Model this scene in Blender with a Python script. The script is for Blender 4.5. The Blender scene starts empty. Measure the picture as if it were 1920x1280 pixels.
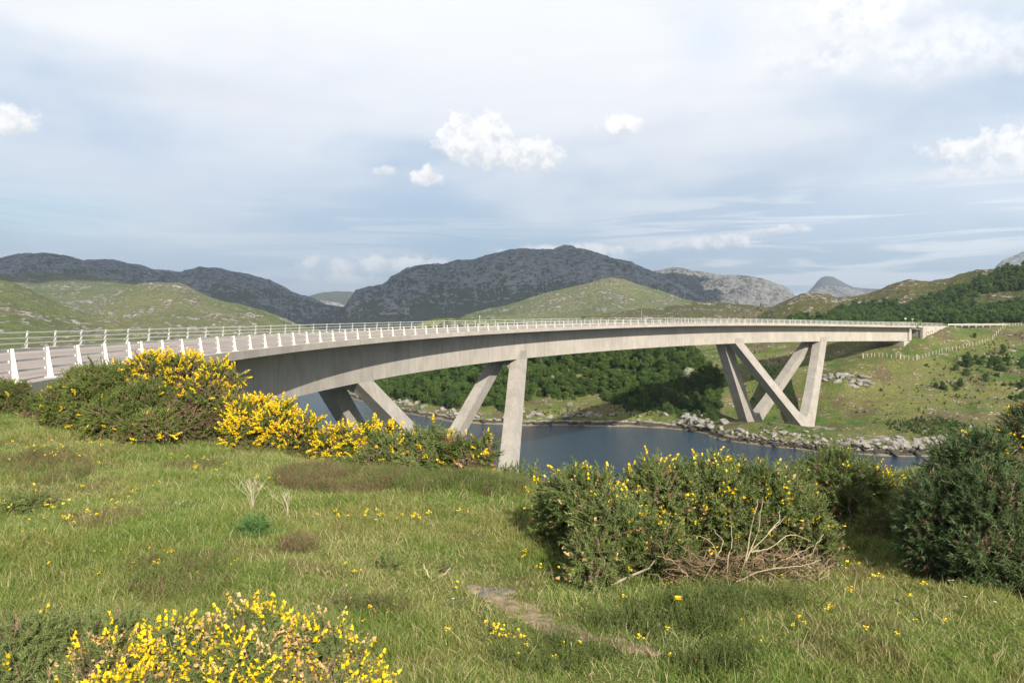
import bpy, math, random
import numpy as np
from mathutils import Matrix, Vector
R = math.radians
rng = np.random.default_rng(7)
random.seed(7)
scn = bpy.context.scene
COL = scn.collection

# ------------------------------------------------------------------ camera
FPX, PITCH, ROLL = 1450.0, 0.0113274, -0.0052770      # focal length in px of a 1920 px wide frame
FWD = np.array([0.0, math.cos(PITCH), -math.sin(PITCH)])
UP0 = np.array([0.0, math.sin(PITCH), math.cos(PITCH)])
RT0 = np.array([1.0, 0.0, 0.0])
RT = RT0 * math.cos(ROLL) + UP0 * math.sin(ROLL)
UP = -RT0 * math.sin(ROLL) + UP0 * math.cos(ROLL)
cd = bpy.data.cameras.new("camera")
cam = bpy.data.objects.new("camera", cd)
COL.objects.link(cam)
cam.matrix_world = Matrix(((RT[0], UP[0], -FWD[0], 0), (RT[1], UP[1], -FWD[1], 0), (RT[2], UP[2], -FWD[2], 0), (0, 0, 0, 1)))
cd.sensor_width = 36.0
cd.lens = FPX / 1920 * 36.0
cd.clip_start = 0.1
cd.clip_end = 60000
scn.camera = cam

# ------------------------------------------------------------------ sun, exposure
SUN_AZ, SUN_EL = R(161), R(28)
sd = bpy.data.lights.new("sun", 'SUN')
sd.energy = 5.0
sd.angle = R(0.53)
sd.color = (1.0, 0.92, 0.79)
sun = bpy.data.objects.new("sun", sd)
COL.objects.link(sun)
sdir = Vector((math.sin(SUN_AZ) * math.cos(SUN_EL), math.cos(SUN_AZ) * math.cos(SUN_EL), math.sin(SUN_EL)))
sun.rotation_euler = sdir.to_track_quat('Z', 'Y').to_euler()
sun.location = (60, -120, 120)
scn.view_settings.view_transform = 'Standard'
scn.view_settings.look = 'None'
scn.view_settings.exposure = 0.72
scn.view_settings.gamma = 1.0
scn.cycles.max_bounces = 6
scn.cycles.diffuse_bounces = 3
scn.cycles.glossy_bounces = 3
scn.cycles.transparent_max_bounces = 8
scn.cycles.volume_bounces = 0
scn.cycles.use_denoising = True
scn.cycles.sample_clamp_indirect = 8.0
WATER = -26.6


def ray(px, py):
    return FWD + RT * ((px - 960) / FPX) + UP * ((640 - py) / FPX)


def at(px, py, d):
    """point seen at photo pixel (px, py) standing d metres ahead"""
    v = ray(px, py)
    return v * (d / v[1])


def on_level(px, py, z):
    v = ray(px, py)
    return v * (z / v[2])


# ------------------------------------------------------------------ node helper
class NT:
    def __init__(s, tree):
        s.t = tree
        s.n = tree.nodes
        s.l = tree.links

    def new(s, kind, **kw):
        nd = s.n.new(kind)
        for k, v in kw.items():
            setattr(nd, k, v)
        return nd

    def put(s, sock, v):
        if v is None:
            return
        if isinstance(v, bpy.types.NodeSocket):
            s.l.new(v, sock)
        else:
            if sock.type == 'RGBA' and len(v) == 3:
                v = tuple(v) + (1,)
            sock.default_value = v

    def math(s, op, a, b=None, c=None, clamp=False):
        nd = s.new('ShaderNodeMath', operation=op, use_clamp=clamp)
        s.put(nd.inputs[0], a)
        s.put(nd.inputs[1], b)
        if c is not None:
            s.put(nd.inputs[2], c)
        return nd.outputs[0]

    def vmath(s, op, a, b=None, scale=None):
        nd = s.new('ShaderNodeVectorMath', operation=op)
        s.put(nd.inputs[0], a)
        if b is not None:
            s.put(nd.inputs[1], b)
        if scale is not None:
            s.put(nd.inputs['Scale'], scale)
        return nd.outputs['Value'] if op in ('LENGTH', 'DOT_PRODUCT') else nd.outputs[0]

    def mix(s, f, a, b, mode='MIX'):
        nd = s.new('ShaderNodeMix', data_type='RGBA', blend_type=mode)
        s.put(nd.inputs[0], f)
        s.put(nd.inputs[6], a)
        s.put(nd.inputs[7], b)
        return nd.outputs[2]

    def noise(s, vec, scale, detail=4, rough=.55, dist=0.0, dim='3D', w=None):
        nd = s.new('ShaderNodeTexNoise', noise_dimensions=dim)
        if vec is not None:
            s.put(nd.inputs['Vector'], vec)
        if w is not None:
            s.put(nd.inputs['W'], w)
        nd.inputs['Scale'].default_value = scale
        nd.inputs['Detail'].default_value = detail
        nd.inputs['Roughness'].default_value = rough
        nd.inputs['Distortion'].default_value = dist
        return nd.outputs[0]

    def ramp(s, f, stops, interp='LINEAR'):
        nd = s.new('ShaderNodeValToRGB')
        cr = nd.color_ramp
        cr.interpolation = interp
        while len(cr.elements) < len(stops):
            cr.elements.new(0.5)
        for e, (p, c) in zip(cr.elements, stops):
            e.position = p
            e.color = (c, c, c, 1) if isinstance(c, (int, float)) else tuple(c) + (1,)
        s.put(nd.inputs[0], f)
        return nd.outputs[0]

    def step(s, x, a, b):
        nd = s.new('ShaderNodeMapRange', interpolation_type='SMOOTHSTEP')
        s.put(nd.inputs[0], x)
        nd.inputs[1].default_value = a
        nd.inputs[2].default_value = b
        return nd.outputs[0]

    def scalev(s, vec, sc):
        return s.vmath('MULTIPLY', vec, sc)

    def pos(s):
        return s.new('ShaderNodeNewGeometry').outputs['Position']

    def obj(s):
        return s.new('ShaderNodeTexCoord').outputs['Object']

    def normal_z(s):
        g = s.new('ShaderNodeNewGeometry').outputs['True Normal']
        x = s.new('ShaderNodeSeparateXYZ')
        s.l.new(g, x.inputs[0])
        return x.outputs[2]

    def sep(s, v):
        x = s.new('ShaderNodeSeparateXYZ')
        s.l.new(v, x.inputs[0])
        return x.outputs

    def bump(s, h, strength=.5, dist=.1):
        nd = s.new('ShaderNodeBump')
        nd.inputs['Strength'].default_value = strength
        nd.inputs['Distance'].default_value = dist
        s.put(nd.inputs['Height'], h)
        return nd.outputs[0]


def material(name):
    m = bpy.data.materials.new(name)
    m.use_nodes = True
    m.node_tree.nodes.clear()
    N = NT(m.node_tree)
    return m, N


def finish(N, color, rough=.85, normal=None, metallic=0.0, spec=.3, translucent=0.0):
    out = N.new('ShaderNodeOutputMaterial')
    b = N.new('ShaderNodeBsdfPrincipled')
    N.put(b.inputs['Base Color'], color)
    N.put(b.inputs['Roughness'], rough)
    b.inputs['Metallic'].default_value = metallic
    b.inputs['Specular IOR Level'].default_value = spec
    if normal is not None:
        N.put(b.inputs['Normal'], normal)
    sh = b.outputs[0]
    if translucent:
        t = N.new('ShaderNodeBsdfTranslucent')
        N.put(t.inputs['Color'], color)
        mx = N.new('ShaderNodeMixShader')
        mx.inputs[0].default_value = translucent
        N.l.new(sh, mx.inputs[1])
        N.l.new(t.outputs[0], mx.inputs[2])
        sh = mx.outputs[0]
    N.l.new(sh, out.inputs[0])
    return b


# ------------------------------------------------------------------ sky
def build_world():
    w = bpy.data.worlds.new("World")
    scn.world = w
    w.use_nodes = True
    w.node_tree.nodes.clear()
    N = NT(w.node_tree)
    out = N.new('ShaderNodeOutputWorld')
    bg = N.new('ShaderNodeBackground')
    sky = N.new('ShaderNodeTexSky', sky_type='NISHITA', sun_disc=False)
    sky.sun_elevation = SUN_EL
    sky.sun_rotation = SUN_AZ
    sky.air_density = 1.0
    sky.dust_density = 1.2
    sky.ozone_density = 1.0
    d = N.new('ShaderNodeTexCoord').outputs['Generated']
    x, y, z = N.sep(d)
    az = N.math('ARCTAN2', x, y)
    el = N.math('ARCSINE', z)
    base = N.vmath('SCALE', sky.outputs[0], scale=1.0)
    # sky coordinates: azimuth / elevation in degrees
    ad = N.math('MULTIPLY', az, 57.29578)
    ed = N.math('MULTIPLY', el, 57.29578)
    cb = N.new('ShaderNodeCombineXYZ')
    N.l.new(ad, cb.inputs[0])
    N.l.new(ed, cb.inputs[1])
    P = cb.outputs[0]
    # clear part of the sky: light blue
    blue = N.mix(N.step(ed, -2, 16), (5.0, 6.4, 7.7), (3.5, 5.0, 7.0))
    col = N.mix(0.8, base, blue)
    # high veil of stratus: large soft streaks, white at the top left, greyer low
    nv = N.noise(N.scalev(P, (0.035, 0.085, 1)), 1.0, 4, .55)
    nv2 = N.noise(N.scalev(P, (0.02, 0.16, 1)), 1.0, 4, .6)
    high = N.step(ed, 4, 22)
    veil = N.math('ADD', N.math('MULTIPLY', nv, 1.3), N.math('MULTIPLY', high, 0.42))
    veil = N.step(veil, .52, 1.02)
    grey = N.mix(N.step(nv2, .35, .68), (6.5, 7.2, 8.2), (8.5, 8.65, 9.0))
    grey = N.mix(N.math('MULTIPLY', high, .75), grey, (8.2, 8.3, 8.5))
    col = N.mix(veil, col, grey)

    puff = N.noise(P, 0.85, 8, .62, .1)           # one noise shared by every small cloud
    puff2 = N.noise(P, 0.30, 5, .6)
    puff3 = nv
    puff_s = N.noise(N.vmath('ADD', P, (.25, -.35, 0)), 0.85, 6, .66, .1)     # the same billows seen a little towards the sun

    def cloud(c, px, py, wx, wy, seed, bright=(9.4, 9.35, 9.3), shade=(6.9, 7.2, 7.7), soft=.5, amt=1.0, ns=1.0, rough=.62, warp=1.15):
        """one cumulus: an ellipse in sky angles, its outline broken by noise, shaded below"""
        v = ray(px, py)
        a0 = math.degrees(math.atan2(v[0], v[1]))
        e0 = math.degrees(math.asin(v[2] / np.linalg.norm(v)))
        k = 57.3 / FPX
        rx, ry = wx * k, wy * k
        q = N.vmath('SUBTRACT', P, (a0, e0, 0))
        q = N.vmath('DIVIDE', q, (rx, ry, 1))
        r = N.vmath('LENGTH', q)
        big = puff if ns > .75 else (puff2 if ns > .4 else puff3)
        f = N.math('ADD', N.math('SUBTRACT', 1.0, r), N.math('MULTIPLY', N.math('SUBTRACT', big, .5), warp * 2))
        m = N.step(f, 0.0, soft)
        m = N.math('MULTIPLY', m, amt)
        qy = N.sep(q)[1]
        lit = N.math('ADD', N.math('MULTIPLY', qy, .55), N.math('MULTIPLY', N.math('SUBTRACT', puff_s, .5), 4.5))
        cc = N.mix(N.step(lit, -.75, .45), shade, bright)
        return N.mix(m, c, cc)
    # soft blue clearings
    def patch(c, px, py, wx, wy, colr, amt, seed):
        return cloud(c, px, py, wx, wy, seed, colr, colr, 1.1, amt, .35, .5, .8)
    col = patch(col, 1330, 70, 110, 110, (5.8, 6.9, 8.4), .5, 3)
    col = patch(col, 1880, 60, 200, 80, (6.0, 7.1, 8.5), .6, 4)
    col = patch(col, 60, 400, 230, 70, (5.0, 7.2, 8.6), .8, 5)
    col = patch(col, 1480, 420, 480, 90, (5.5, 6.6, 8.1), .7, 6)
    col = patch(col, 420, 330, 520, 130, (6.7, 7.4, 8.4), .55, 8)
    col = patch(col, 350, 165, 380, 55, (6.7, 7.0, 7.6), .8, 9)
    col = patch(col, 480, 500, 420, 60, (5.2, 6.6, 8.1), .8, 10)
    col = patch(col, 250, 60, 560, 70, (8.5, 8.55, 8.7), .7, 18)
    # long thin layers near the horizon on the right
    st = N.noise(N.scalev(P, (0.06, 0.9, 1)), 1.0, 4, .6, .8)
    stm = N.math('MULTIPLY', N.step(st, .46, .60), N.math('MULTIPLY', N.step(ed, 1.0, 3.0), N.math('SUBTRACT', 1.0, N.step(ed, 7.0, 11.5))))
    stm = N.math('MULTIPLY', stm, N.math('ADD', .35, N.math('MULTIPLY', N.step(ad, 3.0, 16.0), .65)))
    col = N.mix(N.math('MULTIPLY', stm, .8), col, (8.6, 8.9, 9.3))
    # low pale banks
    col = cloud(col, 720, 496, 190, 20, 11, (9.0, 9.2, 9.5), (6.4, 7.2, 8.2), .6, 1, .8)
    col = cloud(col, 650, 524, 110, 12, 12, (8.8, 9.0, 9.3), (6.8, 7.5, 8.4), .8, .9, .8)
    col = cloud(col, 1070, 470, 170, 14, 13, (9.3, 9.4, 9.6), (7.4, 7.9, 8.6), .7, .95, .8)
    col = cloud(col, 1335, 454, 95, 15, 14, (9.3, 9.4, 9.6), (6.4, 7.1, 7.9), .5, 1, .9)
    col = cloud(col, 1465, 432, 70, 9, 15, (9.1, 9.2, 9.4), (6.6, 7.1, 7.9), .6, .95, 1.)
    col = cloud(col, 470, 515, 70, 9, 17, (7.4, 7.8, 8.2), (6.6, 7.2, 8.0), .8, .7, .9)
    # cumulus
    col = cloud(col, 890, 264, 84, 52, 21, warp=.85, soft=.3)
    col = cloud(col, 948, 288, 50, 30, 35, warp=.6, soft=.3)
    col = cloud(col, 1000, 292, 60, 36, 22, warp=.85, soft=.3)
    col = cloud(col, 1166, 236, 42, 26, 23, soft=.45)
    col = cloud(col, 806, 331, 36, 21, 24, soft=.45)
    col = cloud(col, 722, 321, 28, 10, 25, (8.6, 8.7, 8.8), soft=.6, amt=.8)
    col = cloud(col, 22, 225, 44, 27, 26, soft=.45)
    col = cloud(col, 1318, 208, 13, 17, 27, (8.2, 8.3, 8.5), soft=.7, amt=.7)
    col = cloud(col, 1900, 275, 92, 40, 28, soft=.5)
    col = cloud(col, 1780, 282, 46, 22, 29, soft=.5, amt=.95)
    col = cloud(col, 1840, 322, 90, 18, 30, (8.6, 8.7, 8.9), soft=.7, amt=.85)
    col = cloud(col, 1620, 20, 150, 60, 31, (9.3, 9.3, 9.3), (7.2, 7.5, 8.0), .7, .95, .6)
    col = cloud(col, 1560, 100, 120, 50, 32, (8.8, 8.8, 9.0), (6.6, 7.0, 7.7), .9, .85, .6)
    col = cloud(col, 1740, 100, 190, 60, 33, (8.8, 8.9, 9.0), (7.0, 7.4, 8.0), .9, .85, .5)
    col = cloud(col, 1910, 110, 46, 36, 34, (8.0, 8.1, 8.4), (6.4, 6.7, 7.3), .9, .8, .8)
    # the cloud cover ends overhead: behind the camera, where the sun stands, the sky is clear
    cover = N.math('MULTIPLY', N.math('SUBTRACT', 1.0, N.step(N.math('ABSOLUTE', ad), 40, 70)), N.math('SUBTRACT', 1.0, N.step(ed, 27, 45)))
    clear = N.vmath('SCALE', sky.outputs[0], scale=.66)
    col = N.mix(cover, clear, N.vmath('SCALE', col, scale=.83))
    bg.inputs['Strength'].default_value = 0.10
    N.l.new(col, bg.inputs['Color'])
    N.l.new(bg.outputs[0], out.inputs[0])


build_world()


# ------------------------------------------------------------------ numpy noise
def _hash(ix, iy, seed):
    h = (ix.astype(np.int64) * 374761393 + iy.astype(np.int64) * 668265263 + seed * 974634777) & 0xffffffff
    h = ((h ^ (h >> 13)) * 1274126177) & 0xffffffff
    return ((h ^ (h >> 16)) & 0xffff) / 65535.0


def perlin(x, y, seed=0):
    x0 = np.floor(x)
    y0 = np.floor(y)
    fx, fy = x - x0, y - y0
    u, v = fx * fx * fx * (fx * (fx * 6 - 15) + 10), fy * fy * fy * (fy * (fy * 6 - 15) + 10)
    r = 0
    for i in (0, 1):
        for j in (0, 1):
            a = _hash(x0 + i, y0 + j, seed) * 2 * math.pi
            g = np.cos(a) * (fx - i) + np.sin(a) * (fy - j)
            r = r + g * (u if i else 1 - u) * (v if j else 1 - v)
    return r * 1.4


def fbm(x, y, oct=5, seed=0, gain=.5, ridged=False):
    a, s, t = 1.0, 0, 0
    for o in range(oct):
        n = perlin(x, y, seed + o * 17)
        if ridged:
            n = 1 - 2 * np.abs(n)
        s = s + a * n
        t += a
        a *= gain
        x, y = x * 2.03 + 5.1, y * 2.03 - 3.7
    return s / t


def sstep(x, a, b):
    t = np.clip((x - a) / (b - a), 0, 1)
    return t * t * (3 - 2 * t)


# ------------------------------------------------------------------ mesh helpers
def mesh_from(name, V, F, mats=None, smooth=False, uv=None, fmat=None):
    """V (n,3); F (m,3) or (m,4) array or list of arrays"""
    me = bpy.data.meshes.new(name)
    V = np.asarray(V, np.float32)
    Fs = F if isinstance(F, list) else [F]
    Fs = [np.asarray(f, np.int32) for f in Fs if len(f)]
    me.vertices.add(len(V))
    me.vertices.foreach_set('co', V.ravel())
    nl = sum(f.size for f in Fs)
    npoly = sum(len(f) for f in Fs)
    me.loops.add(nl)
    me.loops.foreach_set('vertex_index', np.concatenate([f.ravel() for f in Fs]))
    me.polygons.add(npoly)
    tot = np.concatenate([np.full(len(f), f.shape[1], np.int32) for f in Fs])
    st = np.concatenate([[0], np.cumsum(tot)[:-1]]).astype(np.int32)
    me.polygons.foreach_set('loop_start', st)
    me.polygons.foreach_set('loop_total', tot)
    if fmat is not None:
        me.polygons.foreach_set('material_index', np.asarray(fmat, np.int32))
    me.polygons.foreach_set('use_smooth', np.full(npoly, smooth, bool))
    if uv is not None:
        L = me.uv_layers.new(name='UVMap')
        L.data.foreach_set('uv', np.asarray(uv, np.float32)[np.concatenate([f.ravel() for f in Fs])].ravel())
    for m in (mats or []):
        me.materials.append(m)
    me.update(calc_edges=True)
    return me


def link(name, me, parent=None, **props):
    o = bpy.data.objects.new(name, me)
    COL.objects.link(o)
    if parent is not None:
        o.parent = parent
    for k, v in props.items():
        o[k] = v
    return o


def empty(name, loc=(0, 0, 0), rz=0, **props):
    o = bpy.data.objects.new(name, None)
    COL.objects.link(o)
    o.location = [float(v) for v in loc]
    o.rotation_euler = (0, 0, rz)
    o.empty_display_size = .2
    for k, v in props.items():
        o[k] = v
    return o


def copy_tree(o, parent=None):
    c = o.copy()
    COL.objects.link(c)
    c.parent = parent
    for ch in list(o.children):
        copy_tree(ch, c)
    return c


def grid_faces(nu, nv):
    i = np.arange(nu - 1)[:, None] * nv + np.arange(nv - 1)[None, :]
    i = i.ravel()
    return np.stack([i, i + nv, i + nv + 1, i + 1], 1)


class MB:
    """collects pieces into one mesh"""
    def __init__(s):
        s.v, s.q, s.t, s.n = [], [], [], 0

    def add(s, V, Q=None, T=None):
        V = np.asarray(V, float).reshape(-1, 3)
        if Q is not None and len(Q):
            s.q.append(np.asarray(Q) + s.n)
        if T is not None and len(T):
            s.t.append(np.asarray(T) + s.n)
        s.v.append(V)
        s.n += len(V)

    def hexa(s, P):
        """8 corners: bottom ring 0-3, top ring 4-7"""
        s.add(P, [(3, 2, 1, 0), (4, 5, 6, 7), (0, 1, 5, 4), (1, 2, 6, 5), (2, 3, 7, 6), (3, 0, 4, 7)])

    def box(s, c, size, ax=None):
        ax = np.eye(3) if ax is None else np.asarray(ax, float)
        h = np.asarray(size) / 2
        P = [np.asarray(c) + ax[0] * h[0] * a + ax[1] * h[1] * b + ax[2] * h[2] * d
             for d in (-1, 1) for a, b in ((-1, -1), (1, -1), (1, 1), (-1, 1))]
        s.hexa(P)

    def tube(s, pts, rad, n=6, cap=True):
        pts = np.asarray(pts, float)
        rad = np.broadcast_to(np.asarray(rad, float), (len(pts),))
        V = []
        tan = np.gradient(pts, axis=0)
        ref = np.array([0.31, 0.17, 0.93])
        for p, t, r in zip(pts, tan, rad):
            t = t / (np.linalg.norm(t) + 1e-9)
            a = np.cross(t, ref)
            if np.linalg.norm(a) < .1:
                a = np.cross(t, [1, 0, 0])
            a /= np.linalg.norm(a)
            b = np.cross(t, a)
            for k in range(n):
                w = 2 * math.pi * k / n
                V.append(p + r * (math.cos(w) * a + math.sin(w) * b))
        Q = [(i * n + k, i * n + (k + 1) % n, (i + 1) * n + (k + 1) % n, (i + 1) * n + k)
             for i in range(len(pts) - 1) for k in range(n)]
        T = []
        if cap:
            m = (len(pts) - 1) * n
            T = [(0, k + 1, k) for k in range(1, n - 1)] + [(m, m + k, m + k + 1) for k in range(1, n - 1)]
        s.add(V, Q, T)

    def mesh(s, name, mats, smooth=False):
        F = []
        if s.q:
            F.append(np.concatenate(s.q))
        if s.t:
            F.append(np.concatenate(s.t))
        return mesh_from(name, np.concatenate(s.v), F, mats, smooth)

    def build(s, name, mat, parent=None, smooth=False, **props):
        return link(name, s.mesh(name, [mat], smooth), parent, **props)


def rot_to(dirs, roll):
    """rotation matrices (n,3,3) taking local z to dirs with a roll about it"""
    d = dirs / (np.linalg.norm(dirs, axis=1, keepdims=True) + 1e-9)
    ref = np.where(np.abs(d[:, 2:3]) > .95, np.array([[1.0, 0, 0]]), np.array([[0, 0, 1.0]]))
    a = np.cross(ref, d)
    a /= np.linalg.norm(a, axis=1, keepdims=True)
    b = np.cross(d, a)
    c, s_ = np.cos(roll)[:, None], np.sin(roll)[:, None]
    return np.stack([a * c + b * s_, -a * s_ + b * c, d], 2)


def scatter(tv, tf, pos, rot, scale):
    """copies of template (tv, tf) baked into arrays"""
    n, k = len(pos), len(tv)
    sc = np.asarray(scale)
    if sc.ndim == 1:
        sc = sc[:, None]
    P = tv[None] * sc[:, None, :]
    V = np.einsum('nij,nkj->nki', rot, P) + pos[:, None]
    F = (tf[None] + (np.arange(n) * k)[:, None, None]).reshape(-1, tf.shape[1])
    return V.reshape(-1, 3), F


class Many:
    """concatenate several scattered sets"""
    def __init__(s):
        s.V, s.F, s.M, s.n = [], [], [], 0

    def add(s, V, F, m=0):
        s.V.append(V)
        s.F.append(F + s.n)
        s.M.append(np.full(len(F), m))
        s.n += len(V)

    def mesh(s, name, mats, smooth=False):
        w = {f.shape[1] for f in s.F}
        Fs, Ms = [], []
        for k in sorted(w):
            Fs.append(np.concatenate([f for f in s.F if f.shape[1] == k]))
            Ms.append(np.concatenate([m for f, m in zip(s.F, s.M) if f.shape[1] == k]))
        return mesh_from(name, np.concatenate(s.V), Fs, mats, smooth, fmat=np.concatenate(Ms))


hidden_sources = []


def instancer(name, pts, rot, scale, idx, templates, **props):
    """one 'stuff' object: geometry nodes put a template on every point"""
    src = bpy.data.collections.new(name + " sources")
    tobs = []
    for k, me in enumerate(templates):
        o = bpy.data.objects.new("s%02d_source" % k, me)
        src.objects.link(o)
        tobs.append(o)
    me = bpy.data.meshes.new(name)
    me.vertices.add(len(pts))
    me.vertices.foreach_set('co', np.asarray(pts, np.float32).ravel())
    a = me.attributes.new('rot', 'FLOAT_VECTOR', 'POINT')
    a.data.foreach_set('vector', np.asarray(rot, np.float32).ravel())
    a = me.attributes.new('scl', 'FLOAT_VECTOR', 'POINT')
    sc = np.asarray(scale, np.float32)
    if sc.ndim == 1:
        sc = np.repeat(sc[:, None], 3, 1)
    a.data.foreach_set('vector', sc.ravel())
    a = me.attributes.new('idx', 'INT', 'POINT')
    a.data.foreach_set('value', np.asarray(idx, np.int32))
    o = link(name, me, None, kind='stuff', **props)
    g = bpy.data.node_groups.new(name, 'GeometryNodeTree')
    g.interface.new_socket('Geometry', in_out='INPUT', socket_type='NodeSocketGeometry')
    g.interface.new_socket('Geometry', in_out='OUTPUT', socket_type='NodeSocketGeometry')
    gi, go = g.nodes.new('NodeGroupInput'), g.nodes.new('NodeGroupOutput')
    mp = g.nodes.new('GeometryNodeMeshToPoints')
    ip = g.nodes.new('GeometryNodeInstanceOnPoints')
    ci = g.nodes.new('GeometryNodeCollectionInfo')
    ci.inputs['Collection'].default_value = src
    ci.inputs['Separate Children'].default_value = True
    ci.inputs['Reset Children'].default_value = True
    ip.inputs['Pick Instance'].default_value = True

    def attr(nm, ty):
        n = g.nodes.new('GeometryNodeInputNamedAttribute')
        n.data_type = ty
        n.inputs['Name'].default_value = nm
        return n.outputs[0]
    e2r = g.nodes.new('FunctionNodeEulerToRotation')
    g.links.new(attr('rot', 'FLOAT_VECTOR'), e2r.inputs[0])
    g.links.new(e2r.outputs[0], ip.inputs['Rotation'])
    g.links.new(attr('scl', 'FLOAT_VECTOR'), ip.inputs['Scale'])
    g.links.new(attr('idx', 'INT'), ip.inputs['Instance Index'])
    g.links.new(gi.outputs[0], mp.inputs[0])
    g.links.new(mp.outputs[0], ip.inputs['Points'])
    g.links.new(ci.outputs[0], ip.inputs['Instance'])
    g.links.new(ip.outputs[0], go.inputs[0])
    md = o.modifiers.new('scatter', 'NODES')
    md.node_group = g
    return o


# ------------------------------------------------------------------ materials
def m_concrete(name, c1, c2, panel=True, warm=1.0):
    m, N = material(name)
    P = N.pos()
    uv = N.new('ShaderNodeTexCoord').outputs['UV']
    n1 = N.noise(P, .35, 6, .6)
    n2 = N.noise(N.scalev(P, (2.2, 2.2, .25)), 1.0, 5, .65)       # rain streaks run down
    n3 = N.noise(P, 14, 4, .6)
    f = N.math('ADD', N.math('MULTIPLY', n1, .55), N.math('MULTIPLY', n2, .45))
    col = N.mix(N.step(f, .38, .62), c1, c2)
    if panel:
        u, v, _ = N.sep(uv)
        cell = N.math('FLOOR', N.math('DIVIDE', u, 3.7))
        wn = N.new('ShaderNodeTexWhiteNoise', noise_dimensions='1D')
        N.l.new(cell, wn.inputs['W'])
        col = N.mix(N.math('MULTIPLY', wn.outputs[0], .22), col, (c1[0] * .72, c1[1] * .74, c1[2] * .78))
        fr = N.math('FRACT', N.math('DIVIDE', u, 3.7))
        line = N.math('LESS_THAN', fr, .012)
        col = N.mix(N.math('MULTIPLY', line, .45), col, (.12, .11, .10))
        st = N.step(N.noise(N.scalev(uv, (1.6, .12, 1)), 1.0, 5, .7), .55, .8)
        col = N.mix(N.math('MULTIPLY', st, .5), col, (.15, .14, .13))
    else:
        z = N.sep(P)[2]
        fr = N.math('FRACT', N.math('DIVIDE', z, 2.4))
        line = N.math('LESS_THAN', fr, .02)
        col = N.mix(N.math('MULTIPLY', line, .22), col, (.16, .15, .14))
        st = N.step(N.noise(N.scalev(P, (1.5, 1.5, .10)), 1.0, 5, .7), .52, .8)
        col = N.mix(N.math('MULTIPLY', st, .4), col, (.20, .185, .17))
    h = N.math('ADD', N.math('MULTIPLY', n3, .6), N.math('MULTIPLY', n2, .4))
    finish(N, col, .88, N.bump(h, .25, .02), spec=.2)
    return m


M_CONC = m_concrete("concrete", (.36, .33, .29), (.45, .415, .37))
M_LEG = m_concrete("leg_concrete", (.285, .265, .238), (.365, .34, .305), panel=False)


def m_simple(name, c, rough=.6, var=.12, scale=3.0, metallic=0.0, spec=.4):
    m, N = material(name)
    n = N.noise(N.pos(), scale, 5, .6)
    col = N.mix(N.step(n, .3, .7), tuple(v * (1 - var) for v in c), tuple(min(1, v * (1 + var)) for v in c))
    finish(N, col, N.math('ADD', rough - .08, N.math('MULTIPLY', n, .16)), metallic=metallic, spec=spec)
    return m


M_WHITE = m_simple("weathered_white_paint", (.58, .58, .54), .5, .06)
M_RAIL = m_simple("galvanised_rail", (.42, .43, .41), .45, .08)
M_LINE = m_simple("line_paint", (.66, .63, .57), .7, .12, 8)


def m_road():
    m, N = material("red_grey_asphalt")
    P = N.pos()
    uv = N.new('ShaderNodeTexCoord').outputs['UV']
    u, v, _ = N.sep(uv)
    n = N.noise(P, 60, 3, .7)
    n2 = N.noise(N.scalev(uv, (.06, 1.6, 1)), 1, 4, .6)
    col = N.mix(N.step(n, .3, .7), (.28, .235, .215), (.41, .355, .33))
    col = N.mix(N.math('MULTIPLY', N.step(n2, .42, .62), .35), col, (.18, .15, .14))
    finish(N, col, .9, N.bump(n, .3, .01), spec=.2)
    return m


M_ROAD = m_road()


# ------------------------------------------------------------------ the bridge's line
KN = np.linspace(0, 290, 7)
KV = np.array([0.008823261984380586, 0.008029713539675435, 0.006201826069190927, 0.001663979272479361,
               0.002014897687898564, 0.0021245951861749903, 0.0028906077651737264])
ZC = [-1.421201362723159, 0.24957708450852858, 3.2253443422661157, -1.7383985179225394, 0.24733443474100272]
_t = np.linspace(-60, 380, 1761)
_k = np.interp(_t, KN, KV)
_th = np.concatenate([[0], np.cumsum((_k[1:] + _k[:-1]) / 2 * np.diff(_t))])
_th += -0.2516132334165267 - np.interp(0, _t, _th)
_X = np.concatenate([[0], np.cumsum((np.sin(_th[1:]) + np.sin(_th[:-1])) / 2 * np.diff(_t))])
_Y = np.concatenate([[0], np.cumsum((np.cos(_th[1:]) + np.cos(_th[:-1])) / 2 * np.diff(_t))])
_X += -14.768964479822031 - np.interp(0, _t, _X)
_Y += 22.89181584465767 - np.interp(0, _t, _Y)
_tc = np.clip(_t, -6, 300)
_Z = sum(c * (_tc / 100) ** i for i, c in enumerate(ZC))
FALL, BW = 0.042217, 10.27          # superelevation, distance between the two lines of posts
LEN_S, GAP = 3.0, 1.65


def bp(s, off, dz=0.0):
    """point on the bridge: s along it, off to the right of the near parapet, dz above its kerb"""
    s = np.asarray(s, float)
    x, y, z, th = (np.interp(s, _t, a) for a in (_X, _Y, _Z, _th))
    return np.stack(np.broadcast_arrays(x + off * np.cos(th), y - off * np.sin(th), z - FALL * off + dz), -1)


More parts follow.
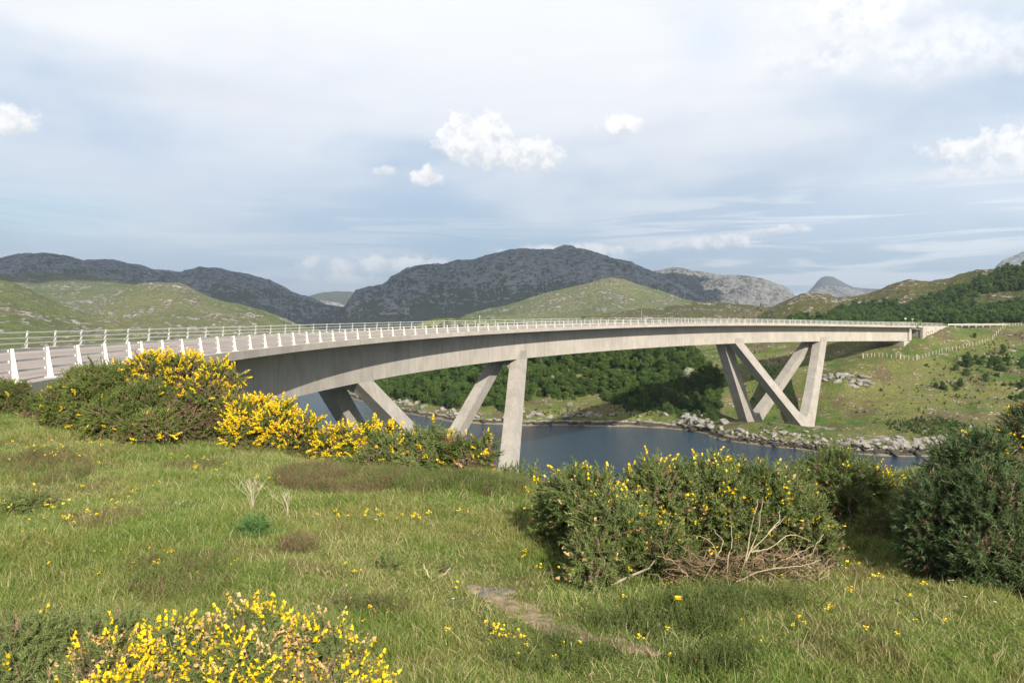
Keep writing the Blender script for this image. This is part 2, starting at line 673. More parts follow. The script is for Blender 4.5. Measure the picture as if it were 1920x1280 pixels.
def sweep(prof, ss, closed=True):
    """ring profile [(off, dz)] carried along the bridge; returns V, Q, T, uv"""
    prof = np.asarray(prof, float)
    n = len(prof)
    V = np.concatenate([bp(s, prof[:, 0], prof[:, 1]) for s in ss])
    per = np.concatenate([[0], np.cumsum(np.linalg.norm(np.diff(prof, axis=0), axis=1))])
    uv = np.stack([np.repeat(ss, n), np.tile(per, len(ss))], 1)
    Q = []
    for i in range(len(ss) - 1):
        for k in range(n if closed else n - 1):
            a, b = k, (k + 1) % n
            Q.append((i * n + a, i * n + b, (i + 1) * n + b, (i + 1) * n + a))
    T = []
    if closed:
        m = (len(ss) - 1) * n
        T = [(0, k + 1, k) for k in range(1, n - 1)] + [(m, m + k, m + k + 1) for k in range(1, n - 1)]
    return V, Q, T, uv


def swept(name, prof, ss, mat, parent, closed=True, **props):
    V, Q, T, uv = sweep(prof, ss, closed)
    me = mesh_from(name, V, [np.array(Q)] + ([np.array(T)] if T else []), [mat], uv=uv)
    return link(name, me, parent, **props)


S0, S1, S2 = -30.0, 13.4, 288.6      # approach, expansion joint, far end of the girder
S3 = 305.0
SS = np.arange(S1 + .02, S2 + .01, 1.7)
SA = np.append(np.arange(S0, S1 - .6, 1.2), S1 - .02)
SALL = np.arange(S0, S3 + 1, 1.5)
O = 2.5
DEP = 5.05
bridge = empty("road_bridge", bp(150, -5.1, -1), label="long curving concrete road bridge on splayed V shaped legs over the water",
               category="bridge")
bl = np.array(bridge.location)


def under(o):      # parts keep world coordinates under the empty
    o.location = -Vector(bl)
    return o


# box girder with its cantilevers
under(swept("girder", [(-O, -.9), (-O, -DEP), (-(BW - O), -DEP), (-(BW - O), -.9)], SS, M_CONC, bridge))
under(swept("deck_slab", [(.05, -.13), (.05, -.50), (-O, -.86), (-(BW - O), -.86), (-BW - .05, -.50), (-BW - .05, -.13)],
            SS, M_CONC, bridge))
for nm, prof in (("edge_beam", [(.34, 0), (.34, -.55), (.06, -.55), (.06, -.12), (-.62, -.12), (-.62, 0)]),
                 ("edge_beam", [(-BW + .62, 0), (-BW + .62, -.12), (-BW - .06, -.12), (-BW - .06, -.55), (-BW - .34, -.55), (-BW - .34, 0)])):
    under(swept(nm, prof, SS, M_CONC, bridge))
    under(swept(nm, prof, SA, M_CONC, bridge))
under(swept("road_surface", [(-.62, -.115), (-BW + .62, -.115)][::-1], SALL, M_ROAD, bridge, closed=False))
for a, b in ((-.95, -1.09), (-BW + 1.12, -BW + .96)):
    under(swept("edge_line", [(a, -.110), (b, -.110)] if b > a else [(b, -.110), (a, -.110)], SALL, M_LINE, bridge, closed=False))
# approach walls under the near end and wing wall at the far end
under(swept("wing_wall", [(.28, -.56), (.28, -9), (-.3, -9), (-.3, -.56)], SA, M_CONC, bridge))
under(swept("abutment", [(-.35, -.6), (-.35, -9), (-BW + .3, -9), (-BW + .3, -.6)], np.array([S1 - 2.5, S1 - .9]), M_CONC, bridge))
SW = np.arange(291.0, S3 + .1, 1.0)
under(swept("wing_wall", [(.36, -.02), (.36, -9), (-.5, -9), (-.5, -.02)], SW, M_CONC, bridge))
under(swept("wing_wall", [(-BW + .5, -.02), (-BW + .5, -9), (-BW - .36, -9), (-BW - .36, -.02)], SW, M_CONC, bridge))
under(swept("edge_beam", [(.40, .02), (.40, -.95), (.37, -.95), (-.55, -.021), (-.55, .02)][::-1], SW, M_CONC, bridge))
under(swept("deck_slab", [(-.52, -.13), (-.52, -1.2), (-BW + .52, -1.2), (-BW + .52, -.13)], np.arange(S2 + .05, S3, 1.5), M_CONC, bridge))
under(swept("abutment", [(-.6, -1.0), (-.6, -11), (-BW + .6, -11), (-BW + .6, -1.0)], np.array([291.2, 292.6]), M_CONC, bridge))
under(swept("abutment", [(-1.6, -5.1), (-1.6, -11), (-BW + 1.6, -11), (-BW + 1.6, -5.1)], np.array([283.5, 288.4, 291.0]), M_CONC, bridge))
under(swept("pilaster", [(-O + .35, -.88), (-O + .35, -8), (-O - .6, -8), (-O - .6, -.88)], np.array([287.3, 288.9]), M_CONC, bridge))
under(swept("edge_beam", [(.34, 0), (.34, -.55), (-.62, -.55), (-.62, 0)], np.array([288.65, 290.9]), M_CONC, bridge))


# ---- legs
def v_pair(base, top1, top2, width_b, width_t, thick, inward, name="leg"):
    """two legs from one foot to two points under the girder, crotch rounded; faces lie in the plane base-top1-top2"""
    base, top1, top2 = map(np.array, (base, top1, top2))
    u = (top2 - top1)
    L = np.linalg.norm(u[:2])
    uh = np.array([u[0], u[1], 0]) / L
    m = top1 + u * (np.dot((base - top1)[:2], uh[:2]) / L)
    u1, u2 = np.dot((top1 - m), uh), np.dot((top2 - m), uh)
    e = np.array([uh[1], -uh[0], 0.0])
    if np.dot(e, inward) < 0:
        e = -e
    ts = np.linspace(0, 1, 46)
    for ut, sg in ((u1, -1), (u2, 1)):
        wb, wt = width_b, width_t
        slope_in = (abs(ut) - wt / 2)
        ib = -wb * .40                      # where the inner edge would start at the foot
        mm = slope_in - ib
        tc = max(0.0, -ib / mm)
        c = .075
        uo = wb * .5 + (abs(ut) + wt / 2 - wb * .5) * ts
        tt = np.maximum(ts - tc, 0) ** 2 - (c + .02) ** 2
        ui = mm * np.sqrt(np.maximum(tt, 0))
        ui = np.minimum(ui, uo - .3)
        P = []
        zt = top1[2] + (top2[2] - top1[2]) * ((ut - u1) / (u2 - u1))
        for t, a, b in zip(ts, uo, ui):
            o = base + (m - base) * t
            o = np.array([o[0], o[1], base[2] + (zt - base[2]) * t])
            th = thick * (1.12 - .12 * t)
            P.append([o + uh * sg * a, o + uh * sg * b, o + uh * sg * b + e * th, o + uh * sg * a + e * th])
        # vertical stub up the face of the web
        o = np.array([m[0], m[1], zt])
        for hgt, ins in ((.75, .0), (1.35, .25)):
            z = np.array([0, 0, hgt])
            a, b = abs(ut) + wt / 2 - ins * .6, abs(ut) - wt / 2 + ins
            P.append([o + z + uh * sg * a, o + z + uh * sg * b, o + z + uh * sg * b + e * thick * .6, o + z + uh * sg * a + e * thick * .6])
        P = np.array(P).reshape(-1, 3)
        n = len(P) // 4
        Q = [(i * 4 + k, i * 4 + (k + 1) % 4, i * 4 + 4 + (k + 1) % 4, i * 4 + 4 + k) for i in range(n - 1) for k in range(4)]
        Q += [(3, 2, 1, 0), (4 * n - 4, 4 * n - 3, 4 * n - 2, 4 * n - 1)]
        me = mesh_from(name, P, np.array(Q), [M_LEG])
        under(link(name, me, bridge))


def crosshead(s, toward, depth, long):
    """fills between the near and far leg tops, underside arched; leans the way its legs lean"""
    c, hw = -BW / 2, (BW - 2 * O) / 2 - .1
    n = 25
    vs = np.linspace(-hw, hw, n)
    dr = .8 + depth * (np.abs(vs) / hw) ** 2.6
    P = []
    for k in (-1, 1):
        sv = s + k * long / 2
        P.append(bp(np.full(n, sv), c + vs, -DEP + .1))
        out = np.where(vs > 0, .44, .08) * dr * (vs / hw)       # the legs splay outwards below the girder
        P.append(bp(np.full(n, sv) + toward * dr * 1.02, c + vs + out, -DEP - dr))
    V = np.concatenate(P)
    Q = [(0, n, 3 * n, 2 * n), (n - 1, 3 * n - 1, 4 * n - 1, 2 * n - 1)]
    for i in range(n - 1):
        Q += [(i, i + 1, n + i + 1, n + i), (2 * n + i + 1, 2 * n + i, 3 * n + i, 3 * n + i + 1),
              (n + i, n + i + 1, 3 * n + i + 1, 3 * n + i), (i + 1, i, 2 * n + i, 2 * n + i + 1)]
    me = mesh_from("crosshead", V, np.array(Q), [M_LEG])
    under(link("crosshead", me, bridge))


PR = .18
ZB = -26.2
LB_N, LB_F = on_level(956, 991, ZB + .4), on_level(754, 972, ZB + .4)
RB_N, RB_F = on_level(1519, 809, ZB), on_level(1397, 802, ZB)


def web(s, side):
    return bp(s, (-O + PR) if side > 0 else (-(BW - O) - PR), -DEP - .02)


inN, inF = np.array([-1.0, .5, 0]), np.array([1.0, -.5, 0])
TL1, TL2, TR1, TR2 = 62.5, 106.5, 192.5, 238.0
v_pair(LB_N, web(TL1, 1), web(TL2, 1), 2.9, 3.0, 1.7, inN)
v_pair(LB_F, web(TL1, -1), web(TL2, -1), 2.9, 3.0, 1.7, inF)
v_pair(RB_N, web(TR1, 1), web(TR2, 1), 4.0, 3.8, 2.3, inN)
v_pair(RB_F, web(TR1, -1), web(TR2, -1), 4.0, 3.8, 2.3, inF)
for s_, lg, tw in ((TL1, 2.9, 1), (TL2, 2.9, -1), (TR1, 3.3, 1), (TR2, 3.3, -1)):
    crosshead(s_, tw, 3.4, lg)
for b in (LB_N, LB_F, RB_N, RB_F):
    mb = MB()
    cx = np.array(b)
    mb.hexa([cx + np.array(p) for p in ((-4.5, -3.5, -2.4), (4.5, -3.5, -2.4), (4.5, 3.5, -2.4), (-4.5, 3.5, -2.4),
                                        (-3.2, -2.4, .35), (3.2, -2.4, .35), (3.2, 2.4, .35), (-3.2, 2.4, .35))])
    under(mb.build("footing", M_LEG, bridge))

# ---- parapets
HP = 1.03
par_s = {0: [], 1: []}
par_s[0] = [(k - 1) * LEN_S for k in range(-5, 6)] + [(k - 1) * LEN_S + GAP for k in range(5, 97)] + \
           [96 * LEN_S - 3 + GAP + 1.3 + i * LEN_S for i in range(0, 5)]
fs = 23.402433645
par_s[1] = [fs + j * LEN_S / (1 + BW * 0.0078) for j in range(-14, 13)]
last = par_s[1][-1]
while last < 303:
    last += LEN_S / (1 + BW * float(np.interp(last, _t, _k)))
    par_s[1].append(last)


def post_mesh():
    # tapered plate: local x = across (towards outside), y = along the bridge, z up
    mb = MB()
    th = .022
    b0, b1, t0, t1 = -.03, .165, -.07, .018
    mb.hexa([(b0, -th, .025), (b1, -th, .025), (b1, th, .025), (b0, th, .025), (t0, -th, HP), (t1, -th, HP), (t1, th, HP), (t0, th, HP)])
    mb.hexa([(-.10, -.12, 0), (.27, -.12, 0), (.27, .12, 0), (-.10, .12, 0), (-.09, -.11, .024), (.26, -.11, .024), (.26, .11, .024), (-.09, .11, .024)])
    for h in (.96, .64, .33):
        x = -.04 - .045 * (h / HP)
        mb.box((x - .035, 0, h), (.05, .14, .07))
    for dx in (-.07, .235):
        for dy in (-.09, .09):
            mb.box((dx, dy, .036), (.035, .035, .03))
    return mb.mesh("post", [M_WHITE])


PM = post_mesh()
all_posts = []
par = {}
for side in (0, 1):
    off, sg = (0.0, 1) if side == 0 else (-BW, -1)
    P = MB()
    for h, w in ((.96, .07), (.64, .06), (.33, .06)):
        x = (-.04 - .045 * (h / HP) - .08) * sg
        for a, b in ((S0, S1), (S1 + .25, 290.2), (290.6, 303.6)):
            ss = np.append(np.arange(a, b, 1.5), b)
            pr = [(off + x - w / 2, h - w / 2), (off + x + w / 2, h - w / 2), (off + x + w / 2, h + w / 2), (off + x - w / 2, h + w / 2)]
            V, Q, T, _ = sweep(pr if True else pr, ss)
            P.add(V, Q, T)
    par[side] = under(P.build("parapet", M_RAIL, bridge))
    for s in par_s[side]:
        p = bp(s, off)
        v = p
        d = v[1]
        if d > 1 and abs(v[0] / d) < .70:
            all_posts.append((float(np.linalg.norm(v)) * (1 if side == 0 else 1.15), side, s, p))
all_posts.sort(key=lambda a: a[0])
rest = {0: [], 1: []}
for i, (_, side, s, p) in enumerate(all_posts):
    th = float(np.interp(s, _t, _th))
    rz = -th if side == 0 else -th + math.pi
    if i < 100:
        o = bpy.data.objects.new("post", PM)
        COL.objects.link(o)
        o.parent = par[side]
        o.location = Vector(p) 
        o.rotation_euler = (0, 0, rz)
    else:
        rest[side].append((p, rz))
pv = np.zeros(len(PM.vertices) * 3)
PM.vertices.foreach_get('co', pv)
pv = pv.reshape(-1, 3)
pf = np.array([list(f.vertices) for f in PM.polygons])
for side in (0, 1):
    pos = np.array([a[0] for a in rest[side]])
    rz = np.array([a[1] for a in rest[side]])
    c, s_ = np.cos(rz), np.sin(rz)
    Z = np.zeros_like(c)
    rot = np.stack([np.stack([c, -s_, Z], 1), np.stack([s_, c, Z], 1), np.stack([Z, Z, Z + 1], 1)], 1)
    V, F = scatter(pv, pf, pos, rot, np.ones(len(pos)))
    o = link("post_row", mesh_from("post_row", V, F, [M_WHITE]), par[side], kind='stuff')


# ------------------------------------------------------------------ terrain and setting materials
def m_ground_near():
    m, N = material("turf")
    P = N.pos()
    n = N.noise(P, .8, 5, .6)
    n2 = N.noise(P, 9, 5, .7)
    n3 = N.noise(P, 45, 3, .7)
    col = N.mix(N.step(n, .35, .65), (.085, .125, .028), (.145, .150, .048))
    col = N.mix(N.step(n2, .48, .7), col, (.16, .115, .060))
    col = N.mix(N.math('MULTIPLY', N.step(n3, .5, .75), .5), col, (.035, .030, .015))
    finish(N, col, .95, N.bump(N.math('ADD', n2, N.math('MULTIPLY', n3, .4)), .8, .06), spec=.1)
    return m


def m_path():
    m, N = material("trodden_earth")
    P = N.pos()
    n = N.noise(P, 3.5, 6, .65)
    n2 = N.noise(P, 30, 4, .7)
    col = N.mix(N.step(n, .35, .62), (.19, .135, .085), (.34, .265, .185))
    col = N.mix(N.step(n2, .52, .75), col, (.46, .39, .30))
    col = N.mix(N.math('MULTIPLY', N.step(N.noise(P, 7, 3, .6), .5, .68), .7), col, (.10, .085, .05))
    finish(N, col, .95, N.bump(N.math('ADD', n, N.math('MULTIPLY', n2, .5)), .8, .03), spec=.1)
    return m


def m_bank():
    """moor and pasture of the far bank: height decides weed, bare rock and turf"""
    m, N = material("bank_turf_and_rock")
    P = N.pos()
    z = N.sep(P)[2]
    n = N.noise(P, .035, 5, .6, .5)
    n2 = N.noise(P, .22, 6, .65, .3)
    n3 = N.noise(P, 1.4, 5, .7)
    n4 = N.noise(N.vmath('ADD', P, (41, 17, 3)), .07, 6, .65, .4)
    g = N.mix(N.step(n, .40, .60), (.065, .120, .024), (.185, .190, .060))
    g = N.mix(N.math('MULTIPLY', N.step(n2, .44, .60), .8), g, (.150, .130, .050))
    g = N.mix(N.math('MULTIPLY', N.step(n4, .53, .60), .8), g, (.135, .095, .060))
    g = N.mix(N.math('MULTIPLY', N.step(n3, .46, .60), .65), g, (.050, .075, .020))
    rk = N.mix(N.step(n3, .35, .65), (.20, .185, .165), (.44, .415, .385))
    ro = N.step(N.math('ADD', N.math('MULTIPLY', n2, .4), N.math('MULTIPLY', n3, .6)), .575, .60)
    col = N.mix(ro, g, rk)
    # shore: below the turf line everything is rock, weed black near the tide line
    zz = N.math('ADD', z, N.math('MULTIPLY', N.math('SUBTRACT', n2, .5), 1.6))
    shore = N.math('SUBTRACT', 1.0, N.step(zz, WATER + 1.1, WATER + 1.5))
    col = N.mix(shore, col, rk)
    weed = N.math('SUBTRACT', 1.0, N.step(zz, WATER + .9, WATER + 1.15))
    col = N.mix(N.math('MULTIPLY', weed, .9), col, (.040, .034, .026))
    low = N.math('SUBTRACT', 1.0, N.step(zz, WATER + .25, WATER + .4))
    col = N.mix(N.math('MULTIPLY', low, .8), col, (.26, .22, .15))
    finish(N, col, .92, N.bump(N.math('ADD', n3, n2), .9, .5), spec=.15)
    return m


def m_hill(name, grass1, grass2, heath, rock1, rock2, rock_amt, sc, steep=(.55, .8), streak=2.2):
    m, N = material(name)
    P = N.pos()
    nz = N.normal_z()
    n = N.noise(P, .9 * sc, 6, .6, .6)
    n2 = N.noise(P, 6 * sc, 6, .66, .4)
    n3 = N.noise(N.scalev(P, (1.0, .6, streak)), 38 * sc, 6, .72, .3)
    g = N.mix(N.step(n, .36, .62), grass1, grass2)
    g = N.mix(N.math('MULTIPLY', N.step(n2, .46, .62), .75), g, heath)
    rk = N.mix(N.step(n3, .33, .62), rock1, rock2)
    st = N.math('SUBTRACT', 1.0, N.step(nz, steep[0], steep[1]))
    f = N.math('ADD', N.math('MULTIPLY', n2, .45), N.math('MULTIPLY', n3, .55))
    f = N.math('ADD', f, N.math('MULTIPLY', st, .10))
    if name.startswith('dark'):
        f = N.math('ADD', f, N.math('MULTIPLY', N.step(N.sep(P)[2], 20, 330), .075))
        f = N.math('SUBTRACT', f, .02)
    ro = N.step(f, .62 - rock_amt, .66 - rock_amt)
    col = N.mix(ro, g, rk)
    finish(N, col, .93, N.bump(N.math('ADD', n3, N.math('MULTIPLY', n2, 1.5)), .8, .12 / sc), spec=.1)
    return m


def m_water():
    m, N = material("sea_loch_water")
    P = N.pos()
    a = N.noise(N.scalev(P, (.55, 1.1, 1)), 1.0, 5, .62, .3)
    b = N.noise(N.scalev(P, (2.6, 4.2, 1)), 1.0, 3, .6)
    c = N.noise(P, .03, 3, .5)
    col = N.mix(c, (.008, .034, .062), (.014, .048, .082))
    h = N.math('ADD', a, N.math('MULTIPLY', b, .35))
    bmp = N.new('ShaderNodeBump')
    bmp.inputs['Strength'].default_value = .8
    bmp.inputs['Distance'].default_value = .55
    N.put(bmp.inputs['Height'], h)
    finish(N, col, N.math('ADD', .08, N.math('MULTIPLY', c, .10)), bmp.outputs[0], spec=.4)
    return m


M_TURF, M_PATH, M_BANK, M_WATER = m_ground_near(), m_path(), m_bank(), m_water()

# ------------------------------------------------------------------ near ground
AZK = np.radians([-180, -60, -34, -26, -20, -13, -7, 0, 6, 12, 20, 27, 34, 60, 180])
DCK = np.array([24, 24, 20.5, 17.0, 14.6, 11.8, 10.6, 9.6, 9.2, 9.4, 10.4, 12.5, 14.5, 22, 22.0])


def gz(x, y):
    x, y = np.asarray(x, float), np.asarray(y, float)
    d = np.hypot(x, y)
    az = np.arctan2(x, y)
    dc = np.interp(az, AZK, DCK)
    e = d - dc
    w = 1.3
    sp = w * np.log1p(np.exp(np.clip(e / w, -30, 30)))
    z = -1.62 - .55 * sp
    z = z + .10 * perlin(x * .45, y * .45, 3) + .035 * perlin(x * 1.7, y * 1.7, 5) + .015 * perlin(x * 5, y * 5, 6)
    # hummocks of heather and the shallow hollow of the path
    for hx, hy, hr, hh in ((-1.3, 8.1, 1.5, .14), (.4, 7.9, 1.4, .10), (1.3, 4.2, .9, .05), (-3.2, 6.5, 1.3, .07)):
        z = z + hh * np.exp(-((x - hx) ** 2 + (y - hy) ** 2) / hr ** 2)
    far = sstep(d, 14, 30)
    z = z + far * 1.2 * perlin(x * .12, y * .12, 9)
    return z


na, nd = 420, 230
A = np.radians(np.linspace(-175, 175, na))
Dd = .35 * (75 / .35) ** np.linspace(0, 1, nd)
AA, DD = np.meshgrid(A, Dd, indexing='ij')
X, Y = DD * np.sin(AA), DD * np.cos(AA)
V = np.stack([X, Y, gz(X, Y)], 2).reshape(-1, 3)
link("ground", mesh_from("ground", V, grid_faces(na, nd)[:, ::-1], [M_TURF], smooth=True), None, kind='structure')

# trodden path: a strip following the ground
PATH = [(at(px, py, 1)[:2] / 1.0, px, py) for px, py in ((850, 1085), (900, 1107), (940, 1125), (985, 1152), (1040, 1176), (1110, 1198), (1180, 1212), (1250, 1224))]


def ground_at(px, py):
    """first meeting of the photo ray with the near ground"""
    v = ray(px, py)
    t = 1.5
    for _ in range(4000):
        p = v * t
        if p[2] < gz(p[0], p[1]):
            break
        t += .01
    return np.array([p[0], p[1], float(gz(p[0], p[1]))])


pc = np.array([ground_at(a[1], a[2])[:2] for a in PATH])
tt = np.linspace(0, len(pc) - 1, 90)
cx = np.interp(tt, range(len(pc)), pc[:, 0])
cy = np.interp(tt, range(len(pc)), pc[:, 1])
tx, ty = np.gradient(cx), np.gradient(cy)
ln = np.hypot(tx, ty)
nx, ny = -ty / ln, tx / ln
wd = .14 * np.sin(np.linspace(.0, math.pi, 90)) ** .5 * (1 + .35 * perlin(cx * 4, cy * 4, 2))
rows = []
for k in np.linspace(-1.15, 1.15, 31):
    wj = wd * (1 + .3 * perlin(cx * 9 + k * 3, cy * 9, 8))
    x_, y_ = cx + nx * wj * k, cy + ny * wj * k
    rows.append(np.stack([x_, y_, gz(x_, y_) + .010 - .020 * k * k + .014 * perlin(x_ * 14, y_ * 14, 4)], 1))
link("path", mesh_from("path", np.array(rows).reshape(-1, 3), grid_faces(31, 90), [M_PATH], smooth=True), None, kind='structure')

# ------------------------------------------------------------------ water and the bed under everything
n = 60
g = np.linspace(-1, 1, n)
gx, gy = np.meshgrid(np.sign(g) * np.abs(g) ** 2 * 9500, np.sign(g) * np.abs(g) ** 2 * 9500, indexing='ij')
V = np.stack([gx, gy + 1000, np.full_like(gx, WATER)], 2).reshape(-1, 3)
link("water", mesh_from("water", V, grid_faces(n, n)[:, ::-1], [M_WATER]), None, kind='structure')
V = V.copy()
V[:, 2] -= 9
link("loch_bed", mesh_from("loch_bed", V, grid_faces(n, n)[:, ::-1], [M_BANK]), None, kind='structure')

# ------------------------------------------------------------------ far bank: thin plate spline through points read off the photo
SH = [(640, 741), (668, 748), (700, 756), (735, 768), (780, 777), (830, 786), (880, 793), (940, 795), (1000, 798), (1060, 797), (1120, 799), (1180, 799),
      (1230, 801), (1285, 806), (1325, 812), (1345, 822), (1385, 829), (1440, 836), (1500, 842), (1560, 848), (1620, 852), (1700, 855),
      (1770, 853), (1815, 849), (1850, 835), (1900, 822), (1990, 818)]
shore = np.array([on_level(a, b, WATER) for a, b in SH])
C = [p for p in shore]
# points in the water in front of the shore, and a step up just behind it
tan = np.gradient(shore[:, :2], axis=0)
nrm = np.stack([tan[:, 1], -tan[:, 0]], 1)
nrm /= np.linalg.norm(nrm, axis=1, keepdims=True)      # towards the camera side
for p, q in zip(shore, nrm):
    rise = 2.3 + 1.3 * float(sstep(p[0], 60, 85))
    C.append(np.array([p[0] + q[0] * 14, p[1] + q[1] * 14, WATER - 6]))
    C.append(np.array([p[0] + q[0] * 45, p[1] + q[1] * 45, WATER - 14]))
    C.append(np.array([p[0] - q[0] * 3.2, p[1] - q[1] * 3.2, WATER + rise]))
LAND = [  # (px, py, distance ahead)
    (650, 737, 350), (700, 742, 318), (720, 715, 340), (760, 700, 330), (780, 735, 300), (800, 700, 300), (850, 725, 268), (880, 680, 300), (950, 740, 246), (950, 690, 268),
    (1050, 745, 242), (1050, 690, 262), (1150, 745, 238), (1150, 680, 262), (1250, 745, 232), (1250, 690, 252), (1320, 760, 224),
    (1330, 700, 243), (760, 640, 390), (900, 625, 385), (1050, 618, 375), (1200, 616, 360), (1330, 640, 290), (1330, 618, 345),
    (1440, 800, 213), (1440, 760, 222), (1470, 800, 209), (1440, 715, 236), (1420, 670, 258), (1500, 690, 243), (1480, 650, 270), (1500, 625, 320), (1560, 803, 201), (1600, 780, 208),
    (1600, 720, 226), (1590, 690, 238), (1600, 668, 250), (1640, 655, 250), (1668, 652, 251), (1700, 650, 250), (1716, 649, 249), (1738, 637, 252), (1760, 625, 256), (1782, 613, 260), (1640, 800, 196), (1660, 760, 210), (1700, 700, 232),
    (1720, 812, 184), (1700, 835, 172.5), (1640, 832, 174), (1780, 815, 180), (1800, 826, 176), (1740, 790, 192), (1800, 760, 205), (1800, 700, 228), (1780, 650, 250), (1795, 614, 266), (1850, 700, 226),
    (1860, 660, 243), (1880, 625, 262), (1900, 760, 200), (1920, 700, 222), (1920, 608, 275), (1860, 608, 285), (1990, 700, 220), (1990, 612, 275),
    (1990, 780, 190), (1850, 612, 330), (1960, 612, 330), (1700, 622, 345), (1560, 625, 345), (1780, 612, 300)]
for a in LAND:
    C.append(at(*a))
# the feet of the far pier stand on a low built-up point
for b in (RB_N, RB_F):
    C.append(np.array([b[0], b[1], ZB - .1]))
C += [np.array(p, float) for p in ((-80, 420, -25), (-60, 380, -28), (-110, 330, -44), (-110, 250, -46), (-60, 170, -44), (60, 110, -44), (200, 90, -44), (-60, 460, -12),
                                   (0, 460, 2), (100, 460, 4), (200, 460, 6), (300, 460, 8), (320, 200, -8), (320, 130, -30), (320, 300, 6), (300, 90, -44))]
C = np.array(C)


def tps(C, lam=.4):
    P, z = C[:, :2] / 100, C[:, 2]
    n = len(P)

    def U(r2):
        return np.where(r2 > 1e-12, r2 * np.log(np.maximum(r2, 1e-12)), 0) * .5
    K = U(((P[:, None] - P[None]) ** 2).sum(2)) + np.eye(n) * lam * 1e-3
    A = np.zeros((n + 3, n + 3))
    A[:n, :n] = K
    A[:n, n] = 1
    A[:n, n + 1:] = P
    A[n:, :n] = A[:n, n:].T
    w = np.linalg.solve(A, np.concatenate([z, [0, 0, 0]]))

    def f(x, y):
        x, y = np.asarray(x, float) / 100, np.asarray(y, float) / 100
        sh = x.shape
        Q = np.stack([x.ravel(), y.ravel()], 1)
        o = np.zeros(len(Q))
        for i in range(0, len(Q), 4000):
            q = Q[i:i + 4000]
            o[i:i + 4000] = U(((q[:, None] - P[None]) ** 2).sum(2)) @ w[:n] + w[n] + q @ w[n + 1:]
        return o.reshape(sh)
    return f


_bank = tps(C)


def bank_noise(x, y, z):
    a = fbm(x * .06, y * .06, 4, 21) * 1.3 + fbm(x * .28, y * .28, 4, 31) * .55
    wet = np.exp(-((z - (WATER + 1.3)) / 1.5) ** 2)
    a = a * (1 - wet * .6) + wet * fbm(x * .22, y * .22, 5, 41, .6, True) * 1.1
    # crags in the pasture
    for (px, py, d), rx, hh in (((1600, 712, 226), 8, 2.6), ((1580, 700, 232), 6, 1.6)):
        c = at(px, py, d)
        w = np.exp(-(((x - c[0]) / rx) ** 2 + ((y - c[1]) / 3.5) ** 2))
        a = a + w * hh * (.6 + .6 * fbm(x * .35, y * .35, 4, 51, .55, True))
    return a


def bank_z(x, y):
    z = _bank(x, y)
    k = np.ones_like(z)
    for b in (RB_N, RB_F):
        k = k * sstep(np.hypot(x - b[0], y - b[1]), 3, 9)
    return z + bank_noise(x, y, z) * k


gx = np.arange(-110, 330, 1.15)
gy = np.arange(120, 462, 1.15)
X, Y = np.meshgrid(gx, gy, indexing='ij')
Zb = bank_z(X, Y)
link("far_bank", mesh_from("far_bank", np.stack([X, Y, Zb], 2).reshape(-1, 3), grid_faces(len(gx), len(gy))[:, ::-1], [M_BANK], smooth=True), None, kind='structure')


def bank_at(px, py, d0=150, d1=450):
    v = ray(px, py)
    ds = np.arange(d0, d1, .2)
    P = v[None] * (ds / v[1])[:, None]
    hit = np.where(P[:, 2] < bank_h(P[:, 0], P[:, 1]))[0]
    return P[hit[0]] if len(hit) else None


def bank_h(x, y):
    fx, fy = (np.asarray(x) - gx[0]) / 1.15, (np.asarray(y) - gy[0]) / 1.15
    ix, iy = np.clip(np.floor(fx).astype(int), 0, len(gx) - 2), np.clip(np.floor(fy).astype(int), 0, len(gy) - 2)
    a, b = np.clip(fx - ix, 0, 1), np.clip(fy - iy, 0, 1)
    return (Zb[ix, iy] * (1 - a) * (1 - b) + Zb[ix + 1, iy] * a * (1 - b) + Zb[ix, iy + 1] * (1 - a) * b + Zb[ix + 1, iy + 1] * a * b)


